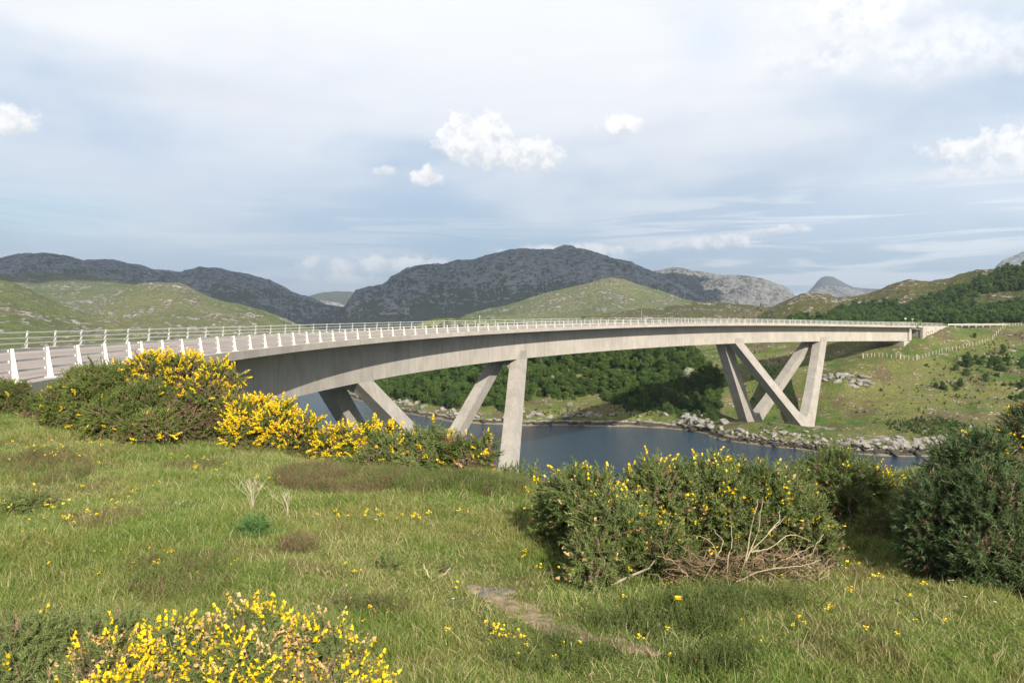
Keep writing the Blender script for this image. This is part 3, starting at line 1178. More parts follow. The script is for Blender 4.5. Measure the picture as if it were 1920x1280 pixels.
# ------------------------------------------------------------------ hills: each ridge stands at its own distance with a slope before and behind it
def hill(name, pts, dist, front, mat, amp, nsc, zb=WATER - 4, nu=320, nv=110, prof=1.25, back=.35, seed=1, label=None, ridged=False, edge=None, crest=.3):
    pts = np.array(pts, float)
    px = np.linspace(pts[0, 0], pts[-1, 0], nu)
    py = np.interp(px, pts[:, 0], pts[:, 1])
    if isinstance(dist, (int, float)):
        dist = [(pts[0, 0], dist), (pts[-1, 0], dist)]
    dist = np.array(dist, float)
    dr = np.interp(px, dist[:, 0], dist[:, 1])
    vx = (px - 960) / FPX
    el = np.array([(lambda r: r[2] / r[1])(ray(a, b)) for a, b in zip(px, py)])
    bx = np.array([(lambda r: r[0] / r[1])(ray(a, b)) for a, b in zip(px, py)])
    zr = el * dr
    v = np.linspace(0, 1 + back, nv)
    V = np.zeros((nu, nv, 3))
    for j, t in enumerate(v):
        if t <= 1:
            d = dr * (front + (1 - front) * t)
            z = zb + (zr - zb) * (t ** prof)
        else:
            d = dr * (1 + (t - 1) * 1.2)
            z = zr + (zb - zr) * ((t - 1) / back) ** 1.3
        V[:, j, 0], V[:, j, 1], V[:, j, 2] = bx * d, d, z
    x, y = V[:, :, 0], V[:, :, 1]
    nn = fbm(x * nsc, y * nsc, 6, seed, .52, ridged)
    n2 = fbm(x * nsc * 6, y * nsc * 6, 5, seed + 5, .55, True)
    w = np.minimum(1, v * 3)[None] * (1 - (1 - crest) * np.exp(-((v - 1) / .13) ** 2))[None]
    up = np.where(v < 1, 1, 1)[None]
    uu, vv = np.meshgrid(np.linspace(0, 1, nu) * (px[-1] - px[0]) / 40, v, indexing='ij')
    gul = fbm(uu + .8 * vv, vv * 1.6, 3, seed + 3, .45, True)
    V[:, :, 2] += amp * (nn * w + .10 * (n2 - .3) * np.minimum(1, v * 3)[None] + (.16 if name == 'mountain' else 0.0) * (gul - .2) * np.clip(v * 3, 0, 1)[None] * np.clip((1.0 - v) * 5, 0, 1)[None])
    # keep the slope in front of the ridge from rising above it as seen from near the shore
    lim = (zr[:, None] / dr[:, None]) * V[:, :, 1]
    fr = (v < .97)[None] & (V[:, :, 2] > lim - .002 * V[:, :, 1])
    V[:, :, 2] = np.where(fr, lim - .002 * V[:, :, 1], V[:, :, 2])
    return link(name, mesh_from(name, V.reshape(-1, 3), grid_faces(nu, nv)[:, ::-1], [mat], smooth=True), None, kind='structure')


H_DARK = m_hill("dark_gneiss_mountain", (.17, .215, .115), (.225, .25, .135), (.15, .14, .115), (.33, .32, .30), (.80, .79, .76), .095, .0011, (.6, .86))
H_DOME = m_hill("dark_dome_mountain", (.06, .075, .045), (.08, .09, .05), (.06, .055, .045), (.10, .10, .10), (.22, .22, .22), .12, .0011, (.6, .86))
H_PALE = m_hill("pale_rock_mountain", (.12, .12, .06), (.16, .15, .08), (.11, .09, .07), (.26, .25, .24), (.50, .48, .45), .16, .0012, (.6, .9), .3)
H_GREEN = m_hill("green_sheep_hill", (.165, .220, .075), (.275, .285, .130), (.21, .18, .10), (.28, .26, .24), (.60, .58, .54), .078, .0036)
H_OLIVE = m_hill("olive_moor_hill", (.125, .140, .045), (.20, .185, .070), (.135, .105, .055), (.22, .20, .18), (.58, .55, .51), .078, .0075)
H_FAR = m_hill("far_pale_hill", (.15, .17, .07), (.21, .20, .11), (.15, .13, .08), (.3, .29, .27), (.5, .48, .45), .02, .0008)

hill("far_hill", [(520, 575), (570, 557), (600, 548), (630, 544), (660, 546), (700, 556), (760, 585)], 7600, .8, H_FAR, 60, .0009, seed=3, nu=140, nv=50)
hill("mountain", [(1480, 575), (1500, 556), (1515, 547), (1525, 536), (1534, 525), (1541, 519), (1550, 517), (1562, 518.5), (1575, 525), (1588, 532),
                  (1600, 538), (1630, 541), (1660, 541), (1700, 548), (1760, 575)], 6900, .72, H_DOME, 45, .0012, seed=4, nu=220, nv=70, crest=.15, prof=1.7)
hill("mountain", [(1490, 580), (1512, 551), (1530, 540), (1555, 534), (1590, 538), (1625, 545), (1665, 552), (1700, 575)], 6200, .8, H_PALE, 45, .0014, seed=14, nu=160, nv=60)
hill("mountain", [(1840, 540), (1868, 500), (1882, 489), (1905, 480), (1920, 471), (1960, 448), (2010, 440), (2060, 470), (2120, 540)], 4600, .7, H_DARK, 60, .0015, seed=5, nu=160, nv=70)
hill("mountain", [(1170, 600), (1200, 530), (1225, 510), (1250, 504), (1270, 502), (1290, 504), (1300, 508), (1330, 513), (1345, 516), (1400, 518),
                  (1430, 524), (1460, 536), (1480, 545), (1490, 556), (1520, 580), (1560, 615)], 5000, .62, H_PALE, 120, .0011, seed=6, ridged=True, crest=.1, prof=1.1)
hill("mountain", [(60, 530), (120, 500), (163, 493), (205, 491), (230, 493), (262, 500), (285, 507), (340, 513), (365, 507), (380, 504), (395, 505),
                  (420, 511), (460, 517), (505, 528), (535, 542), (550, 552), (575, 560), (595, 565), (620, 569), (650, 573), (690, 600), (720, 618)],
     [(60, 3900), (500, 4200), (720, 5200)], .55, H_DARK, 150, .0013, seed=7, ridged=True, crest=.1, prof=1.05, nu=420, nv=140)
hill("mountain", [(-220, 520), (-120, 500), (-40, 492), (0, 486), (35, 478), (75, 477), (90, 475.5), (108, 476), (120, 479), (150, 489), (175, 499), (230, 514), (300, 535), (380, 580), (430, 618)],
     3400, .55, H_DARK, 110, .0014, seed=8, ridged=True, crest=.1, prof=1.05)
hill("mountain", [(590, 625), (628, 607), (642, 588), (655, 565), (668, 548), (690, 541), (715, 536), (735, 520), (760, 505), (785, 498), (800, 495),
                  (830, 497), (850, 490), (885, 487), (905, 483), (930, 477), (960, 472), (985, 470), (1010, 473), (1035, 471), (1060, 465), (1075, 466),
                  (1100, 473), (1130, 482), (1150, 487), (1180, 493), (1210, 508), (1235, 518), (1260, 530), (1280, 540), (1300, 553), (1330, 566), (1400, 590), (1450, 618)],
     3800, .52, H_DARK, 150, .0014, seed=9, ridged=True, crest=.08, prof=1.0, nu=520, nv=170)
hill("hill", [(-260, 505), (-100, 510), (0, 516), (50, 515), (80, 519), (100, 515), (150, 517), (200, 520), (245, 528), (265, 533), (300, 540), (360, 560), (420, 618)],
     1900, .5, H_GREEN, 40, .0028, seed=10, nu=300, nv=110)
hill("hill", [(150, 600), (200, 560), (240, 540), (265, 533), (300, 531), (330, 530), (345, 533), (360, 541), (395, 558), (430, 567), (470, 575), (510, 590), (540, 603), (570, 614), (610, 624)],
     1350, .42, H_GREEN, 34, .0038, seed=11, nu=380, nv=150)
hill("hill", [(-260, 500), (-150, 508), (-60, 518), (0, 524), (20, 527), (40, 536), (70, 548), (110, 568), (160, 588), (230, 600), (330, 616), (420, 626)],
     820, .38, H_GREEN, 22, .006, seed=12, nu=380, nv=150)
hill("hill", [(800, 622), (855, 600), (870, 590), (900, 582), (950, 573), (990, 560), (1030, 547), (1060, 540), (1100, 530), (1130, 522), (1150, 521),
              (1170, 524), (1190, 533), (1230, 545), (1260, 553), (1280, 562), (1310, 569), (1360, 590), (1420, 618)],
     1700, .5, H_GREEN, 36, .0035, seed=13, nu=380, nv=130)
hill("hill", [(950, 616), (1010, 602), (1080, 597), (1130, 588), (1180, 582), (1200, 578), (1240, 573), (1290, 566), (1310, 564), (1350, 566), (1380, 571),
              (1410, 573), (1450, 577), (1500, 590), (1600, 612)],
     900, .5, H_OLIVE, 14, .008, seed=15, nu=340, nv=110)
hill("hill", [(1380, 612), (1420, 592), (1450, 574), (1480, 560), (1500, 553), (1530, 550), (1555, 551), (1570, 556), (1600, 553), (1640, 545), (1680, 530),
              (1705, 524), (1740, 527), (1780, 520), (1830, 507), (1870, 505), (1920, 502), (2000, 492), (2100, 488), (2250, 500)],
     [(1380, 760), (1920, 620), (2250, 560)], .55, H_OLIVE, 16, .009, seed=16, nu=420, nv=150, zb=-14)

# ------------------------------------------------------------------ air
m, N = material("haze_air")
out = N.new('ShaderNodeOutputMaterial')
pv_ = N.new('ShaderNodeVolumePrincipled')
pv_.inputs['Color'].default_value = (.62, .76, .95, 1)
pv_.inputs['Density'].default_value = 1.1e-4
pv_.inputs['Anisotropy'].default_value = .1
N.l.new(pv_.outputs[0], out.inputs['Volume'])
HAZE = True
if HAZE:
    mb = MB()
    mb.box((0, 1000, 350), (20000, 20000, 780))
    mb.build("haze", m, None, kind='stuff')

# a bank of cloud high over the camera: its shadow lies on the mountains beyond the near hills
def shadow_cloud():
    h = 1900.0
    k = h / math.tan(SUN_EL)
    off = np.array([math.sin(SUN_AZ) * k, math.cos(SUN_AZ) * k])
    m, N = material("cloud_white")
    finish(N, (.9, .9, .9), 1.0, spec=0, translucent=.85)
    nu, nv = 110, 80
    U, W = np.meshgrid(np.linspace(-1, 1, nu), np.linspace(-1, 1, nv), indexing='ij')
    x = -1450 + U * 2350
    y = 3430 + W * 1420
    r = np.maximum(np.abs(U), np.abs(W)) ** 3
    x = x + 260 * fbm(U * 3, W * 3, 4, 61)
    y = y + 240 * fbm(U * 3, W * 3, 4, 71)
    top = 300 * np.sqrt(np.maximum(0, 1 - r)) * (1 + .5 * fbm(x * .002, y * .002, 4, 81))
    bot = -70 * np.sqrt(np.maximum(0, 1 - r)) * (1 + .8 * fbm(x * .003, y * .003, 4, 91))
    V1 = np.stack([x + off[0], y + off[1], h + top], 2).reshape(-1, 3)
    V2 = np.stack([x + off[0], y + off[1], h + bot], 2).reshape(-1, 3)
    F = grid_faces(nu, nv)
    link("cloud", mesh_from("cloud", np.concatenate([V1, V2]), [np.concatenate([F[:, ::-1], F + nu * nv])], [m], smooth=True), None, kind='structure')


shadow_cloud()

# ------------------------------------------------------------------ plant materials
def m_leaf(name, c1, c2, c3, trans=.25, pos_scale=1.2, tip=None, rough=.6):
    m, N = material(name)
    g = N.new('ShaderNodeNewGeometry')
    rnd = g.outputs['Random Per Island']
    n = N.noise(g.outputs['Position'], pos_scale, 4, .6)
    f = N.math('ADD', N.math('MULTIPLY', rnd, .55), N.math('MULTIPLY', N.step(n, .3, .7), .45))
    col = N.ramp(f, [(0.05, c1), (.5, c2), (.95, c3)])
    finish(N, col, rough, spec=.25, translucent=trans)
    return m


M_GORSE = m_leaf("gorse_spines", (.095, .140, .040), (.165, .215, .066), (.270, .315, .120), .3)
M_GORSE_D = m_leaf("dark_gorse_spines", (.062, .105, .040), (.105, .155, .060), (.185, .230, .100), .3)
M_GORSE_Y = m_leaf("fresh_gorse_spines", (.090, .135, .032), (.150, .195, .048), (.240, .275, .085), .3)
M_FLOWER = m_leaf("gorse_flower", (.72, .42, .010), (.84, .60, .012), (.92, .74, .05), .15, 6)
M_SPENT = m_leaf("spent_gorse_flower", (.42, .24, .09), (.60, .40, .18), (.70, .55, .30), .15, 6)
M_DEAD = m_leaf("dead_gorse", (.13, .085, .05), (.22, .155, .095), (.34, .26, .17), .1)
M_TWIG = m_simple("twig_bark", (.33, .27, .20), .85, .3, 8)
M_PALETWIG = m_simple("bleached_twig", (.40, .32, .21), .85, .25, 10)


def tri_template(items):
    V = np.concatenate([np.asarray(i, float) for i in items])
    return V, np.arange(len(V)).reshape(-1, 3)


def sprig(L, n, sl, w, seed):
    r = np.random.default_rng(seed)
    T = []
    for i in range(n):
        z = L * (.05 + .95 * (i + r.random() * .8) / n)
        a = i * 2.4 + r.random()
        up = .55 + .5 * (z / L)
        d = np.array([math.cos(a), math.sin(a), up])
        d /= np.linalg.norm(d)
        s = np.cross(d, [0, 0, 1]) + .3 * r.normal(size=3)
        s /= np.linalg.norm(s)
        l = sl * (1.1 - .5 * z / L) * (.7 + .6 * r.random())
        b = np.array([0, 0, z - .1 * L])
        T.append([b - s * w / 2, b + s * w / 2, b + d * l])
    T.append([[-w * .5, 0, 0], [w * .5, 0, 0], [0, 0, L * 1.1]])
    T.append([[0, -w * .5, 0], [0, w * .5, 0], [0, 0, L * 1.1]])
    return tri_template(T)


def blossom(L, n, fs, seed):
    r = np.random.default_rng(seed)
    T = []
    for i in range(n):
        z = L * (.35 + .65 * (i + r.random()) / n)
        a = i * 2.4 + r.random()
        d = np.array([math.cos(a), math.sin(a), .5 + .5 * r.random()])
        d /= np.linalg.norm(d)
        s = np.cross(d, [0, 0, 1])
        s /= np.linalg.norm(s)
        u = np.cross(s, d)
        c = np.array([0, 0, z]) + d * fs * .5
        k = fs * (.8 + .4 * r.random())
        T.append([c - s * k * .6, c + s * k * .6, c + (d + u * .9) * k])
        T.append([c - s * k * .6, c + (d + u * .9) * k, c - s * k * .5 + (d * .6 + u * 1.3) * k * .9])
        T.append([c + s * k * .5, c - s * k * .5, c + (d * 1.1 - u * .25) * k])
    return tri_template(T)


SPR = {'near': [sprig(.10, 34, .026, .0048, k) for k in range(4)], 'mid': [sprig(.12, 24, .036, .0085, 10 + k) for k in range(4)],
       'far': [sprig(.15, 15, .055, .016, 20 + k) for k in range(4)]}
BLO = {'near': [blossom(.08, 4, .0105, k) for k in range(3)], 'mid': [blossom(.10, 3, .0135, 10 + k) for k in range(3)],
       'far': [blossom(.13, 8, .018, 20 + k) for k in range(3)]}


def lobes_px(L, lod):
    o = []
    al = {'near': .055, 'mid': .075, 'far': .105}[lod]     # the shoots stand out beyond the shell
    for l in L:
        px, py, r, d = l[:4]
        sq = l[4] if len(l) > 4 else 1.0
        c = at(px, py, d)
        rm = max(r * d / FPX - al, r * d / FPX * .45)
        c = c - np.array([0, 0, al * .25])
        o.append((c, rm, rm * sq))
    return o


def gorse(lobes, lod, dens, flower=.05, flower_top=.0, dead=.12, spent=.0, mat=None, seed=1, label='', bare=None, twigs=60, flower_fn=None, name='gorse_bush', cat='bush', group='gorse bushes on the near slope',
          dead_fn=None, stick_out=0):
    """one bush: spiny shoots over the shell of its lobes, dead shoots and branches inside, blossom on the shoot tips"""
    r = np.random.default_rng(seed)
    L = lobes_px(lobes, lod)
    low = []
    for c, rm, rv in L:                        # foliage reaches down to the turf
        g0 = float(gz(c[0], c[1]))
        z = c[2] - rv * .95
        while z > g0 + rv * .35:
            low.append((np.array([c[0], c[1], z]), rm * .92, rv))
            z -= rv * .95
    L = L + low
    C = np.array([l[0] for l in L])
    Rm = np.array([l[1] for l in L])
    Pts, Nrm, Dep = [], [], []
    for i, (c, rm, rv) in enumerate(L):
        for depth, dd in ((1.0, 1.0), (.82, .6), (.6, .35)):
            n = int(4 * math.pi * rm * rv * dens * dd * depth ** 2)
            v = r.normal(size=(n, 3))
            v /= np.linalg.norm(v, axis=1, keepdims=True)
            lump = 1 + .26 * perlin(v[:, 0] * 2.3 + i * 3, v[:, 1] * 2.3 + v[:, 2] * 1.7, seed) + .18 * perlin(v[:, 0] * 6 + i, v[:, 2] * 6 + v[:, 1] * 5, seed + 1)
            rr = rm * depth * (lump + .05 * r.normal(size=n))
            p = c + v * rr[:, None] * np.array([1, 1, rv / rm])
            keep = p[:, 2] > gz(p[:, 0], p[:, 1]) - .02
            for j, (c2, r2, rv2) in enumerate(L):
                if j != i:
                    q = (p - c2) / np.array([r2, r2, rv2])
                    keep &= (q ** 2).sum(1) > .72 * depth ** 2
            Pts.append(p[keep])
            Nrm.append(v[keep])
            Dep.append(np.full(keep.sum(), depth))
    P, Nn, Dp = np.concatenate(Pts), np.concatenate(Nrm), np.concatenate(Dep)
    if bare is not None:
        for (px, py, d, rad) in bare:
            b = at(px, py, d)
            k = ((P - b) ** 2).sum(1) > (rad * (.75 + .5 * r.random(len(P)))) ** 2
            P, Nn, Dp = P[k], Nn[k], Dp[k]
    base = np.array([C[:, 0].mean(), C[:, 1].mean(), 0])
    base[2] = float(gz(base[0], base[1]))
    root = empty(name, base, 0, label=label, category=cat)
    if group:
        root['group'] = group
    zmin, zmax = P[:, 2].min(), P[:, 2].max()
    hz = (P[:, 2] - zmin) / (zmax - zmin)
    D = Nn * .75 + np.array([0, 0, .32]) + r.normal(size=P.shape) * .5
    roll = r.random(len(P)) * 6.28
    Rt = rot_to(D, roll)
    sc = .65 + .75 * r.random(len(P))
    pdead = dead * (1.5 - 1.3 * hz) + (Dp < .9) * .28 + (perlin(P[:, 0] * 3, P[:, 1] * 3 + P[:, 2] * 4, seed + 9) > .28) * dead * 1.6
    if dead_fn is not None:
        pdead = pdead + dead_fn(P)
    isdead = r.random(len(P)) < pdead
    live = Many()
    dm = Many()
    nt = len(SPR[lod])
    which = r.integers(0, nt, len(P))
    for k in range(nt):
        for flag, M_ in ((False, live), (True, dm)):
            s = (which == k) & (isdead == flag)
            if s.any():
                M_.add(*scatter(*SPR[lod][k], P[s], Rt[s], sc[s] * (.85 if flag else 1)))
    bl_ = -Vector(base)
    if not live.V:
        return root, P, Nn
    o = link("foliage", live.mesh("foliage", [mat or M_GORSE]), root)
    o.location = bl_
    if dm.V:
        o = link("dead_shoots", dm.mesh("dead_shoots", [M_DEAD]), root)
        o.location = bl_
    # blossom
    pf = flower * np.clip((hz - flower_top) / max(.05, 1 - flower_top) * 1.6, 0, 1.6) if flower_top > 0 else np.full(len(P), flower)
    if flower_fn is not None:
        pf = pf * flower_fn(P)
    pf = pf * (Dp > .9) * np.clip(1 + 2.2 * perlin(P[:, 0] * 4.5, P[:, 1] * 4.5 + P[:, 2] * 4.5, seed + 5), .05, 3)
    fl = r.random(len(P)) < pf
    sp = (r.random(len(P)) < spent * (Dp > .9)) & ~fl
    for msk, mt, nm in ((fl, M_FLOWER, "blossom"), (sp, M_SPENT, "faded_blossom")):
        if msk.any():
            FM = Many()
            w = r.integers(0, 3, len(P))
            for k in range(3):
                s = msk & (w == k)
                if s.any():
                    FM.add(*scatter(*BLO[lod][k], P[s] + Nn[s] * .02, Rt[s], sc[s] * 1.05))
            o = link(nm, FM.mesh(nm, [mt]), root)
            o.location = bl_
    # branches
    mb = MB()
    foot = [np.array([c[0], c[1], float(gz(c[0], c[1]))]) for c in C]
    for k in range(twigs):
        i = r.integers(0, len(L))
        a = foot[i] + np.append(r.normal(size=2) * Rm[i] * .25, 0)
        j = r.integers(0, len(P))
        cand = r.integers(0, len(P), 12)
        j = cand[np.argmin(((P[cand] - C[i]) ** 2).sum(1))]
        e = P[j]
        mid = (a + e) / 2 + r.normal(size=3) * Rm[i] * .16 + np.array([0, 0, -.05])
        t = np.linspace(0, 1, 6)[:, None]
        pts = a * (1 - t) ** 2 + 2 * mid * t * (1 - t) + e * t ** 2 + r.normal(size=(6, 3)) * .012
        w = {'near': .0065, 'mid': .009, 'far': .013}[lod]
        mb.tube(pts, np.linspace(w * 1.3, w * .4, 6), 4, False)
    for k in range(stick_out):
        j = r.integers(0, len(P))
        e = P[j] + Nn[j] * r.uniform(.0, .10)
        a = P[j] - Nn[j] * .25
        t = np.linspace(0, 1, 5)[:, None]
        mb.tube(a * (1 - t) + e * t + r.normal(size=(5, 3)) * .012, np.linspace(.006, .002, 5), 4, False)
    o = mb.build("branches", M_TWIG, root)
    o.location = bl_
    return root, P, Nn


def below(pyl):
    return None


# ------------------------------------------------------------------ gorse, as placed in the photograph
gorse([(20, 744, 36, 15.4), (-40, 748, 44, 15.4), (66, 756, 24, 15.0), (10, 722, 18, 15.6)], 'far', 420, .05, .5, .30, mat=M_GORSE_Y, seed=31,
      label="low brownish gorse bush at the far left edge, below the first white parapet posts")
gorse([(200, 746, 68, 12.8), (125, 758, 48, 13.4), (272, 772, 62, 11.9), (205, 790, 50, 12.0), (295, 800, 42, 11.2), (150, 724, 40, 13.2), (228, 716, 36, 12.6),
       (98, 774, 26, 13.6), (250, 812, 34, 11.3), (170, 700, 20, 13.3)], 'far', 460, .020, .0, .14, mat=M_GORSE_Y, seed=32,
      label="large round green gorse bush with few flowers, left of the tall leggy one", twigs=70)
gorse([(298, 702, 46, 12.6), (350, 712, 50, 12.6), (404, 716, 38, 12.5), (380, 760, 58, 12.2), (432, 772, 42, 12.1), (330, 785, 50, 11.9), (442, 702, 15, 12.4),
       (270, 688, 30, 12.7), (350, 682, 24, 12.7), (408, 692, 22, 12.6)], 'far', 300, .42, .45, .50, mat=M_GORSE_Y, seed=33,
      label="tallest leggy gorse bush, yellow topped with bare grey branches, before the bridge's near end", twigs=260, stick_out=60)
gorse([(462, 785, 42, 11.9), (520, 795, 40, 11.7), (575, 806, 34, 11.5), (535, 766, 20, 11.8), (612, 814, 24, 11.3), (450, 812, 32, 11.6), (490, 760, 20, 12), (545, 820, 26, 11.4)],
      'far', 430, .75, .10, .30, mat=M_GORSE_Y, seed=34, label="gorse bush covered in bright yellow blossom, just right of the tallest leggy bush", twigs=80)
gorse([(648, 816, 26, 11.2), (695, 812, 26, 11.1), (733, 816, 24, 11.0), (668, 826, 22, 11.0), (610, 822, 22, 11.1)], 'far', 480, .95, .10, .22, mat=M_GORSE_Y, seed=35,
      label="small low gorse bush with bright yellow blossom, in front of the dark bridge legs", twigs=40)
gorse([(722, 844, 40, 10.4), (782, 838, 40, 10.5), (835, 842, 38, 10.4), (690, 856, 24, 10.2), (815, 812, 24, 10.7), (805, 862, 26, 10.1), (765, 868, 24, 10.0), (640, 862, 20, 10.1, .6)],
      'far', 450, .03, .3, .12, seed=36, label="spreading grey green gorse bush almost without flowers, below the slanting near bridge leg", twigs=75)
gorse([(866, 838, 33, 10.0), (906, 838, 32, 9.9), (884, 858, 25, 9.8)], 'far', 400, .05, .0, .50, spent=.02, mat=M_GORSE_Y, seed=37,
      label="half dead gorse bush with straw coloured twigs, left of the upright bridge leg", twigs=160, stick_out=40)
gorse([(970, 884, 16, 9.7), (1000, 888, 12, 9.6), (945, 884, 12, 9.8)], 'far', 520, .0, .0, .08, seed=38,
      label="tiny green gorse clump at the foot of the upright bridge leg", twigs=10)
TWB = (1395, 1040, 5.45)
gorse([(1092, 935, 66, 5.89), (1040, 935, 42, 6.08), (1150, 1000, 82, 5.42), (1110, 1045, 52, 5.13), (1232, 935, 74, 5.79), (1330, 935, 80, 5.79), (1430, 940, 72, 5.79),
       (1500, 972, 55, 5.70), (1240, 1030, 58, 5.32), (1545, 1018, 38, 5.51), (1390, 990, 72, 5.70), (1300, 890, 34, 5.98), (1390, 888, 34, 5.98), (1240, 885, 34, 5.98), (1460, 900, 28, 5.98)],
      'mid', 1000, .05, .0, .10, spent=.035, seed=39, label="big dense gorse bush with scattered flowers and a brown twiggy hollow, right of the path",
      twigs=220, bare=[(1390, 1078, 5.1, .28), (1310, 1088, 5.05, .20), (1470, 1064, 5.2, .22)],
      flower_fn=lambda P: 1 + 1.6 * (P[:, 2] > -1.25), stick_out=30)
gorse([(1490, 905, 40, 6.7), (1690, 965, 42, 6.1), (1640, 985, 34, 6.2), (1560, 895, 58, 6.93), (1622, 908, 52, 6.84), (1668, 925, 40, 6.66), (1592, 950, 50, 6.57), (1518, 876, 30, 7.11), (1565, 862, 24, 7.11)], 'mid', 560, .03, .0, .12, seed=40,
      label="dark green gorse bush with one yellow flowering tip, behind and right of the big bush", twigs=50,
      flower_fn=lambda P: 1 + 40 * (((P - at(1683, 892, 6.66)) ** 2).sum(1) < .025))
gorse([(1782, 868, 49, 5.61), (1848, 862, 59, 5.52), (1765, 965, 77, 5.27), (1862, 965, 95, 5.10), (1840, 1040, 67, 4.93), (1800, 828, 25, 5.78), (1728, 925, 43, 5.52),
       (1905, 1052, 55, 4.84), (1960, 980, 93, 5.10), (1955, 1080, 63, 4.76), (1740, 1010, 43, 5.18)], 'mid', 800, .015, .5, .10, mat=M_GORSE_D, seed=41,
      label="tall dark green gorse bush filling the right edge of the photo, nearly flowerless", twigs=90)
gorse([(1905, 812, 38, 7.3), (1950, 800, 60, 7.3), (1890, 860, 40, 7.2), (1960, 880, 60, 7.2)], 'mid', 560, .30, .0, .10, mat=M_GORSE_D, seed=42,
      label="gorse bush with orange yellow flowers at the right edge, above the tall dark one", twigs=40)
gorse([(470, 1245, 100, 3.25), (345, 1265, 96, 3.15), (600, 1262, 92, 3.15), (200, 1290, 90, 3.05), (670, 1300, 60, 3.1), (450, 1340, 130, 2.95), (260, 1370, 110, 2.85), (600, 1360, 100, 2.9),
       (560, 1225, 40, 3.3), (420, 1200, 48, 3.3)], 'near', 1900, .40, .0, .24, spent=.30, mat=M_GORSE, seed=43,
      label="nearest gorse bush, full of yellow and fading blossom, at the bottom left edge", twigs=160, stick_out=30)
gorse([(50, 1225, 80, 3.3), (150, 1205, 66, 3.4), (230, 1190, 50, 3.5), (10, 1300, 80, 3.1), (120, 1310, 70, 3.1), (215, 1215, 44, 3.45), (-60, 1260, 80, 3.2)], 'near', 1500, .012, .0, .07, mat=M_GORSE, seed=44,
      label="blue green flowerless gorse cushion at the bottom left corner", twigs=40)
gorse([(714, 1066, 22, 5.3, .8), (738, 1062, 18, 5.3), (700, 1080, 16, 5.2, .7)], 'mid', 1100, .0, .0, .25, seed=45,
      label="stunted gorse seedling in the grass left of the earth path", twigs=10)
gorse([(838, 1068, 14, 5.35), (824, 1067, 13, 5.35)], 'mid', 1000, .0, .0, .75, seed=46,
      label="withered brown gorse seedling beside the forked twig", twigs=14)
gorse([(30, 940, 26, 6.9), (86, 936, 24, 6.95), (60, 944, 24, 6.85)], 'mid', 800, .10, .0, .05, seed=47,
      label="low grey green gorse patch creeping in the grass at the left edge", twigs=26)

# bare branches standing out of the hollow of the big bush
mb_root = empty("dead_branch", on_level(1400, 1085, -1.62), label="pale bare dead branches fanning out of the brown hollow before the big bush", category="branch")
mb = MB()
r = np.random.default_rng(5)
f0 = at(1395, 1078, 5.25)


def curve_px(pts, d, w0, w1, mbx, n=14):
    P = np.array([at(a, b, d + (c if True else 0)) for a, b, c in pts])
    t = np.linspace(0, 1, n)
    q = np.linspace(0, 1, len(P))
    C_ = np.stack([np.interp(t, q, P[:, k]) for k in range(3)], 1)
    C_[1:-1] = (C_[:-2] + 2 * C_[1:-1] + C_[2:]) / 4
    C_ += r.normal(size=C_.shape) * .003
    mbx.tube(C_, np.linspace(w0, w1, n), 5, False)


for pts in ([(1385, 1085, .1), (1400, 1040, .0), (1440, 1000, .0), (1475, 968, .05)],
            [(1385, 1085, .1), (1400, 1045, -.05), (1408, 990, .0), (1422, 935, .05)],
            [(1400, 1050, 0), (1420, 1000, 0), (1430, 930, .05)],
            [(1320, 1088, .1), (1345, 1040, 0), (1330, 1010, 0), (1300, 1002, .05)],
            [(1345, 1045, 0), (1358, 1015, 0), (1336, 990, .05)],
            [(1440, 1080, .1), (1460, 1050, 0), (1490, 1040, 0), (1525, 1022, .05)],
            [(1440, 1000, 0), (1462, 975, 0), (1462, 955, .05)],
            [(1500, 1048, .05), (1520, 1040, 0), (1535, 1015, .0), (1545, 1000, .05)],
            [(1290, 1080, .1), (1262, 1050, 0), (1235, 1042, .05)],
            [(1380, 1090, .05), (1440, 1065, -.02), (1500, 1062, 0), (1540, 1050, .05)],
            [(1365, 1095, .05), (1362, 1060, -.02), (1372, 1020, 0), (1372, 985, .05)],
            [(1410, 1035, 0), (1440, 1030, -.02), (1480, 1000, 0), (1520, 1012, .05)]):
    curve_px(pts, 4.97, .0046, .0016, mb)
o = mb.build("branch", M_PALETWIG, mb_root)
o.location = -mb_root.location
# tangle of dead twigs in the hollow
mb = MB()
for k in range(420):
    a = at(r.uniform(1240, 1540), r.uniform(1045, 1100), r.uniform(5.0, 5.45))
    a[2] = max(a[2], float(gz(a[0], a[1])) + .01)
    dr_ = r.normal(size=3)
    dr_[2] = abs(dr_[2]) * .5
    dr_ /= np.linalg.norm(dr_)
    l = r.uniform(.08, .24)
    t = np.linspace(0, 1, 4)[:, None]
    mb.tube(a + dr_ * l * t + r.normal(size=(4, 3)) * .012, np.linspace(.004, .0015, 4), 3, False)
o = mb.build("dead_twig_tangle", M_DEAD, mb_root)
o.location = -mb_root.location

# forked bleached twig lying by the path
ft = empty("fallen_twig", ground_at(812, 1100), label="pale forked twig standing in the grass beside the earth path", category="twig")
mb = MB()
for pts in ([(802, 1112, 0), (808, 1090, 0), (830, 1078, 0), (845, 1065, 0)], [(808, 1088, 0), (800, 1072, 0), (794, 1058, 0)], [(802, 1100, 0), (790, 1085, 0.02), (778, 1074, .03)]):
    curve_px(pts, 5.0, .009, .004, mb, 10)
o = mb.build("twig", M_PALETWIG, ft)
o.location = -ft.location
